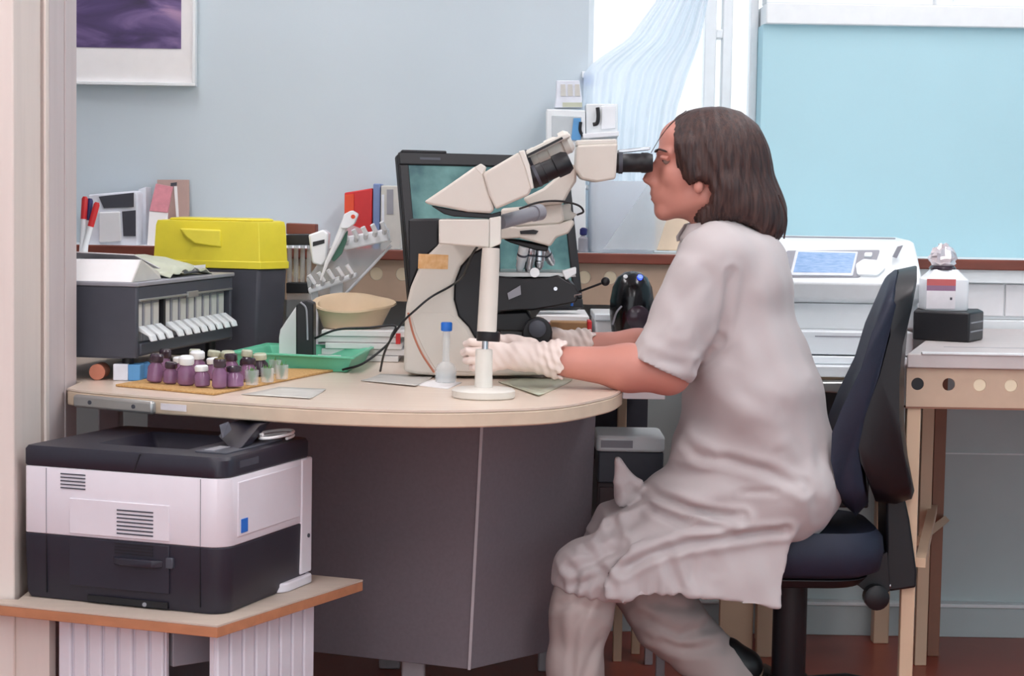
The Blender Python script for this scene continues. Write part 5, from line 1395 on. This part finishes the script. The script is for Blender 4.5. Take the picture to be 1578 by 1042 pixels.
def build_body():
    f = Field((-.13, 3.74, .0), (.76, 4.36, 1.34), .0042)
    # head
    f.ell(hd_(.004, 0, .022), (.092, .070, .090), .02)
    f.ell(hd_(-.045, 0, -.035), (.058, .056, .082), .025)
    f.ell(hd_(-.060, 0, .045), (.040, .052, .040), .02)
    for s_ in (-1, 1):
        f.cone(hd_(-.082, s_ * .008, -.100), hd_(-.012, s_ * .048, -.072), .016, .020, .02)
        f.ell(hd_(-.066, s_ * .034, -.030), (.026, .020, .022), .02)
        f.ell(hd_(-.103, s_ * .034, .003), (.016, .017, .012), .010, cut=True)
        f.cone(hd_(-.098, s_ * .014, .017), hd_(-.080, s_ * .048, .017), .008, .007, .012)
        f.ell(hd_(-.112, s_ * .010, -.042), (.010, .008, .008), .006)
        f.ell(hd_(.004, s_ * .068, -.022), (.018, .008, .031), .006)
        f.ell(hd_(-.024, s_ * .076, -.052), (.011, .008, .014), .005)
    f.cone(hd_(-.086, 0, .004), hd_(-.106, 0, -.040), .012, .014, .010)
    f.cone(hd_(-.092, 0, .012), hd_(-.125, 0, -.037), .009, .009, .009)
    f.ell(hd_(-.084, 0, -.066), (.030, .034, .030), .014)
    f.ell(hd_(-.106, 0, -.066), (.011, .019, .0065), .006)
    f.ell(hd_(-.103, 0, -.079), (.011, .017, .0065), .006)
    f.ell(hd_(-.090, 0, -.103), (.017, .022, .017), .012)
    # neck, trunk
    f.cone(hd_(.018, 0, -.06), W(1112, 372), .052, .058, .03)
    f.cone(W(1125, 430), W(1160, 620), .085, .10, .05, ky=.6, yc=YC)
    f.cone(W(1160, 620), W(1200, 740), .10, .105, .05, ky=.65, yc=YC)
    f.cone(W(1112, 395, 3.93), W(1112, 395, 4.17), .045, .045, .05)
    # arms
    for s_, sh, el, wr in (('near', W(1100, 402, 3.92), W(1030, 573, 3.872), W(855, 556, 3.87)), ('far', W(1100, 402, 4.19), W(1030, 545, 4.24), W(896, 533, 4.20))):
        f.cone(sh, el, .05, .040, .03)
        f.cone(el, el + (wr - el) * .35, .041, .043, .03)
        f.cone(el + (wr - el) * .35, wr, .043, .029, .03)
        add_hand(f, s_, -.0015, .012)
    # legs inside the trousers
    for hp, kn, an_, toe in ((W(1205, 765, 3.96), W(905, 890, 3.955), W(884, 1110, 3.95), W(800, 1150, 3.95)), (W(1205, 765, 4.12), W(965, 868, 4.11), W(1130, 1050, 4.08), W(1075, 1125, 4.08))):
        f.cone(hp, kn, .075, .052, .03); f.cone(kn, an_, .05, .036, .03); f.cone(an_, toe, .032, .022, .02)
    return grown('body', f, 'skin', person, 1)
body_o = build_body()
body_o['label'] = 'head, neck and bare forearms'

# gloves
def build_glove(side):
    wr, pm, fin, th = hand_pts(side)
    pts = [wr, pm] + [p_ for q in fin for p_ in q] + th
    lo = np.min(pts, 0) - .06; hi = np.max(pts, 0) + .06
    f = Field(lo, hi, .0022)
    add_hand(f, side, .0008, .012)
    d = (wr - pm) / np.linalg.norm(wr - pm)
    f.cone(wr - d * .01, wr + d * .012, .032, .037, .015)
    f.cone(wr + d * .010, wr + d * .020, .0385, .0385, .006, cut=False)
    # open the cuff
    p0 = wr + d * .022
    sl, X, Y, Z = f.win(lo, hi)
    ang = np.arctan2(Z - wr[2], Y - wr[1])
    pl_ = (X - p0[0]) * d[0] + (Y - p0[1]) * d[1] + (Z - p0[2]) * d[2] + .004 * np.sin(ang * 5) + .003 * np.sin(ang * 8 + 1)
    f.F = np.maximum(f.F, pl_.astype(np.float32))
    f.cone(wr - d * .004, wr + d * .05, .030, .0365, .004, cut=True)
    def dis(V, N):
        t = (V - wr) @ d
        w_ = np.clip((t + .05) / .05, 0, 1)
        return w_ * (.0016 * np.sin(t * 420 + V[:, 2] * 160) + .0012 * np.sin(V[:, 2] * 330 + V[:, 0] * 120)) + .0006 * np.sin(V[:, 0] * 300 + V[:, 2] * 240)
    o = grown('glove', f, 'glove', person, 1, dis)
    o['label'] = 'thin whitish disposable glove'
build_glove('near'); build_glove('far')

# lab coat
def build_coat():
    f = Field((.04, 3.74, .27), (.80, 4.36, 1.13), .005)
    f.cone(W(1122, 428), W(1156, 600), .112, .136, .03, ky=.66, yc=YC)
    f.cone(W(1156, 600), W(1186, 715), .136, .138, .04, ky=.70, yc=YC)
    f.ell(W(1152, 425), (.088, .165, .10), .04)
    f.ell(W(1205, 752), (.118, .205, .085), .04)
    f.cone(W(1108, 396, 3.94), W(1108, 396, 4.16), .058, .058, .05)
    f.ell(W(1098, 368), (.062, .085, .040), .03, rot=.35)
    f.ell(W(1110, 690), (.115, .165, .065), .05)
    f.ell(W(1100, 745), (.16, .185, .055), .04, rot=.18)
    f.cone(W(1205, 768, 3.962), W(908, 886, 3.962), .098, .072, .04)
    f.cone(W(1205, 764, 4.14), W(962, 832, 4.13), .098, .078, .04)
    # the cloth stretched between the thighs
    f.sheet([tuple(W(x, y)[[0, 2]]) for x, y in ((1120, 720), (1000, 768), (932, 790), (900, 850), (930, 885), (1000, 850), (1120, 800))], YC - .01, .085, .035)
    # fabric fin standing on the lap
    f.sheet([tuple(W(x, y, 4.0)[[0, 2]]) for x, y in ((948, 706), (956, 705), (975, 730), (1006, 762), (1010, 790), (950, 775))], 4.0, .012, .008, slope=(.15, -.15))
    # hanging skirt, near and far side
    sk = [(1219, 806), (1201, 934), (1150, 929), (1100, 922), (1045, 914), (1000, 916), (958, 925), (935, 919), (930, 890), (980, 840), (1090, 805)]
    f.sheet([tuple(W(x, y, 3.87)[[0, 2]]) for x, y in sk], 3.876, .0055, .034, slope=(0, .16))
    f.sheet([tuple(W(x, y, 4.24)[[0, 2]]) for x, y in sk], 4.226, .0055, .034, slope=(0, -.16))
    f.cone(W(908, 886, 3.962), W(902, 925, 3.958), .072, .072, .03)
    f.sheet([tuple(W(x, y, 3.95)[[0, 2]]) for x, y in ((780, 900), (842, 903), (880, 908), (930, 917), (959, 924), (962, 1010), (780, 1010))], 4.02, .3, .003, cut=True)
    # sleeves: open tubes
    for sh, el, wid in ((W(1096, 404, 3.915), W(1012, 578, 3.868), .067), (W(1096, 404, 4.19), W(1015, 560, 4.245), .064)):
        n0 = (el - sh) / np.linalg.norm(el - sh)
        n1 = np.array([n0[0] * 1.0, n0[1], n0[2]])
        if sh[1] < 4:
            h1, h2 = W(968, 547, 3.87), W(1062, 590, 3.87)
            hv = (h2 - h1) / np.linalg.norm(h2 - h1)
            n1 = np.array([hv[2], 0, -hv[0]]); n1 = n1 if n1 @ n0 > 0 else -n1
            p0 = (h1 + h2) / 2
        else: p0 = el
        f.cone(sh, el + n0 * .06, .070, wid, .035, plane=(p0, n1))
        f.cone(el - n0 * .05, el + n0 * .08, wid - .012, wid - .005, .004, cut=True)
    # waist hollow at the front, neck opening
    f.ell(W(1018, 650), (.035, .2, .07), .03, cut=True)
    lines = [([(1052, 700), (1120, 708), (1180, 722), (1232, 746)], .007, .010),
             ([(1003, 764), (1060, 780), (1100, 790), (1140, 793)], .011, .008),
             ([(958, 872), (1000, 850), (1060, 832), (1130, 822), (1205, 812)], .010, .008),
             ([(1122, 420), (1116, 470), (1106, 522)], .006, .008),
             ([(1106, 522), (1090, 545), (1072, 562)], .007, .009),
             ([(1036, 640), (1052, 680), (1085, 702)], .006, .010),
             ([(950, 768), (945, 795), (948, 825)], .010, .009),
             ([(930, 772), (926, 800), (905, 830)], .008, .008),
             ([(975, 765), (1010, 790), (1060, 806), (1120, 808)], .007, .008),
             ([(960, 840), (920, 862), (880, 880)], .008, .008),
             ([(890, 835), (905, 850), (925, 855)], .006, .007),
             ([(1140, 755), (1190, 752)], .003, .006),
             ([(1060, 860), (1065, 900)], .005, .009),
             ([(1255, 600), (1268, 680), (1262, 740)], .003, .012),
             ([(1045, 420), (1032, 460), (1010, 510)], .004, .012),
             ([(1060, 560), (1040, 555), (1000, 545)], .003, .008),
             ([(1000, 770), (985, 800), (940, 840)], .005, .012),
             ([(905, 855), (925, 875), (940, 900)], .006, .008),
             ([(872, 868), (890, 884), (886, 904)], .006, .007),
             ([(925, 880), (905, 895), (870, 900)], .005, .008),
             ([(1020, 842), (1035, 880), (1052, 915)], .006, .010),
             ([(1090, 832), (1100, 870)], .003, .010),
             ([(1150, 480), (1175, 560), (1185, 640)], .003, .02),
             ([(1080, 420), (1050, 460), (1040, 500)], .004, .012),
             ([(1120, 590), (1150, 610), (1190, 625)], .003, .014),
             ([(1200, 700), (1240, 740), (1262, 790)], .004, .012)]
    cr = creases(lines, 3.90)
    def dis(V, N):
        x, y, z = V.T
        low = .0022 * np.sin(x * 38 + z * 22 + 1.3 * np.sin(z * 17)) + .0016 * np.sin(z * 55 - x * 30 + y * 20) + .0012 * np.sin(x * 90 + z * 34 + y * 44)
        hem = np.exp(-((z - .335) / .03) ** 2) * .003 * np.sin(x * 190 + 2 * np.sin(x * 40)) * (x < .40)
        return cr(V, N) + low + hem
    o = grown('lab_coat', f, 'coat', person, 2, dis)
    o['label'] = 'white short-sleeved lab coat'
    return o
coat = build_coat()
# collar and seam details
def collar():
    V, Fc = [], []
    n = 40
    for i in range(n + 1):
        a = math.radians(-150 + 300 * i / n)
        cx, cy = W(1100, 360)[0], YC
        for r, dz in ((.060, .022), (.064, .026), (.080, .004), (.078, -.006)):
            V.append((cx + r * 1.0 * math.cos(a) * 1.05, cy + r * 1.15 * math.sin(a), W(1100, 358)[2] + dz + .28 * (r * math.cos(a)) * .8))
    for i in range(n):
        for j in range(3):
            k = i * 4 + j; Fc.append((k, k + 1, k + 5, k + 4))
    return finish('collar', V, Fc, 'coat', coat, ang=0, solid=.004)
collar()

# trousers
def build_trousers():
    f = Field((.04, 3.82, .03), (.62, 4.28, .46), .005)
    f.cone(W(906, 890, 3.958), W(895, 945, 3.955), .060, .061, .03)
    f.cone(W(895, 945, 3.955), W(886, 1030, 3.95), .061, .053, .03)
    f.cone(W(886, 1030, 3.95), W(882, 1128, 3.95), .053, .060, .03)
    f.cone(W(1150, 800, 3.98), W(906, 890, 3.958), .06, .055, .03)
    f.cone(W(1150, 800, 4.12), W(965, 868, 4.11), .07, .068, .03)
    f.cone(W(965, 868, 4.11), W(1030, 955, 4.09), .070, .070, .03)
    f.cone(W(1030, 955, 4.10), W(1122, 1042, 4.08), .072, .060, .03)
    lines = [([(866, 915), (858, 950), (862, 990)], .002, .008), ([(905, 915), (886, 945), (880, 1000), (880, 1045)], .003, .007), ([(850, 925), (880, 915), (930, 930)], .003, .008),
             ([(930, 965), (908, 1000), (892, 1042)], .003, .008), ([(990, 960), (1050, 985), (1110, 975)], .006, .010), ([(1000, 930), (1060, 945), (1100, 940)], .004, .010), ([(1010, 990), (1060, 1010), (1120, 1005)], .005, .010)]
    cr = creases(lines, 3.98)
    def dis(V, N):
        x, y, z = V.T
        return cr(V, N) + .0014 * np.sin(z * 40 + x * 75) + .0010 * np.sin(x * 130 - z * 40 + y * 30)
    o = grown('trousers', f, 'trousers', person, 2, dis)
    o['label'] = 'pale loose trousers'
build_trousers()
# shoes
def shoe(heel, ball, toe, up, ankle):
    heel, ball, toe, up = map(np.array, (heel, ball, toe, up))
    pts = np.array([heel, ball, toe])
    f = Field(pts.min(0) - .09, pts.max(0) + .09, .004)
    f.cone(heel, ball, .034, .036, .02); f.cone(ball, toe, .036, .026, .02); f.cone(heel + up * .01, heel + up * .05, .036, .038, .02)
    n = -up; p0 = heel - up * .028
    sl, X, Y, Z = f.win(pts.min(0) - .09, pts.max(0) + .09)
    f.F = np.maximum(f.F, ((X - p0[0]) * n[0] + (Y - p0[1]) * n[1] + (Z - p0[2]) * n[2]).astype(np.float32))
    o = grown('shoe', f, 'shoe', person, 1)
    f2 = Field(pts.min(0) - .09, pts.max(0) + .09, .004)
    f2.cone(heel, ball, .037, .039, .02); f2.cone(ball, toe, .039, .029, .02)
    q0, q1 = heel - up * .028, heel - up * .040
    sl, X, Y, Z = f2.win(pts.min(0) - .09, pts.max(0) + .09)
    h_ = (X - q0[0]) * up[0] + (Y - q0[1]) * up[1] + (Z - q0[2]) * up[2]
    f2.F = np.maximum(f2.F, np.maximum(h_, -h_ - .012).astype(np.float32))
    grown('sole', f2, 'sole', o, 0)
shoe((.165, 3.95, .041), (.02, 3.95, .041), (-.055, 3.95, .041), (0, 0, 1), None)
hl, bl = W(1150, 1030, 4.08), W(1085, 1118, 4.08)
dr_ = (bl - hl) / np.linalg.norm(bl - hl)
shoe(hl, hl + dr_ * .125, hl + dr_ * .18 + np.array([-.02, 0, .01]), (dr_[2], 0, -dr_[0]) if (dr_[2] < 0 and False) else tuple(np.array([-abs(dr_[2]), 0, abs(dr_[0])])), None)

# hair
def build_hair():
    f = Field(HC - np.array([.16, .15, .22]), HC + np.array([.21, .15, .16]), .0034)
    f.ell(hd_(.012, 0, .024), (.112, .089, .096), .02)
    f.ell(hd_(.035, 0, -.02), (.105, .094, .11), .03)
    f.ell(hd_(.060, 0, -.085), (.100, .100, .075), .03)
    f.ell(hd_(.105, 0, -.125), (.062, .085, .060), .03)
    for s_ in (-1, 1):
        f.cone(hd_(-.05, s_ * .066, .03), hd_(-.03, s_ * .074, -.03), .020, .018, .02)
        f.cone(hd_(.035, s_ * .075, -.05), hd_(-.005, s_ * .062, -.125), .026, .014, .02)
    ol = [(1028, 182), (1042, 171), (1075, 165), (1110, 163), (1142, 170), (1168, 192), (1184, 230), (1193, 268), (1206, 295), (1214, 320), (1212, 350), (1200, 368), (1186, 379), (1172, 366), (1150, 348), (1120, 340), (1085, 345), (1056, 356), (1058, 344), (1072, 324), (1088, 312), (1092, 298), (1084, 284), (1070, 279), (1058, 288), (1046, 278), (1038, 258), (1034, 230), (1031, 205)]
    pl = np.array([W(x, y)[[0, 2]] for x, y in ol])
    lo = f.lo; hi = f.lo + f.h * (f.n - 1)
    sl, X, Y, Z = f.win(lo, hi)
    D2 = poly_sdf(pl, X[:, 0, :], Z[0, :, :])[:, None, :]
    f.F = -smin(-f.F, (-D2 * np.ones_like(f.F)).astype(np.float32), .012)
    # the face stays clear between the side curtains
    f.ell(hd_(-.115, 0, -.01), (.060, .060, .13), .012, cut=True)
    def dis(V, N):
        x, y, z = (V - HC).T
        a = np.arctan2(y, x + .01)
        top = np.clip((.10 - z) / .06, .15, 1)
        w_ = np.sin(a * 44 + 2 * np.sin(z * 22 + a * 3)) * .0012 + np.sin(a * 95 + z * 30 + 2 * np.sin(z * 22)) * .0008
        sweep = np.sin((x * 210 + z * 60) + 2.2 * np.sin(z * 24)) * .0011 + np.sin((x * 430 + z * 110) + 2 * np.sin(z * 31)) * .0006
        return top * w_ + sweep * np.clip(np.abs(N[:, 1]) * 1.3, 0, 1)
    o = grown('hair', f, 'hair', person, 1, dis)
    o['label'] = 'brown chin-length bob'
    return o
hair = build_hair()
random.seed(11)
for pts, r in (([(1062, 172), (1040, 186), (1020, 208), (1003, 236)], .0008), ([(1058, 170), (1036, 188), (1016, 214)], .0008),  ([(1200, 300), (1212, 335), (1208, 368)], .002), ([(1185, 330), (1196, 360), (1192, 380)], .002)):
    obj('hair_strand', M().tube(spline([W(x, y, YC - .07) for x, y in pts], 6), r, 6), 'hair', hair)
# eyes, brow, lips
for s_ in (-1, 1):
    e = obj('eye', M().lathe(hd_(-.085, s_ * .034, .003), [(.0001, -.0105)] + [(.0105 * math.cos(a), .0105 * math.sin(a)) for a in np.linspace(-1.3, 1.3, 9)] + [(.0001, .0105)], (-1, 0, 0), 16), 'eye_white', person)
    obj('iris', M().lathe(hd_(-.0948, s_ * .034, .003), [(.0052, 0), (.003, .0012)], (-1, 0, 0), 14), 'vial_dark', e)
    obj('eyelid', M().tube(spline([hd_(-.092, s_ * .021, .005), hd_(-.096, s_ * .034, .0075), hd_(-.084, s_ * .047, .005)], 5), .0052, 8), 'skin', person)
    obj('eyebrow', M().tube(spline([hd_(-.108, s_ * .014, .019), hd_(-.103, s_ * .034, .024), hd_(-.088, s_ * .052, .019)], 5), [.001] + [.0022] * 9 + [.001], 8), 'hair', person)
obj('lips', M().tube(spline([hd_(-.098, -.020, -.071), hd_(-.109, -.010, -.067), hd_(-.1135, 0, -.068), hd_(-.109, .010, -.067), hd_(-.098, .020, -.071)], 5), [.001] + [.0036] * 19 + [.001], 8), 'lip', person)
obj('lips', M().tube(spline([hd_(-.098, -.018, -.073), hd_(-.108, -.009, -.077), hd_(-.1115, 0, -.078), hd_(-.108, .009, -.077), hd_(-.098, .018, -.073)], 5), [.001] + [.0040] * 19 + [.001], 8), 'lip', person)
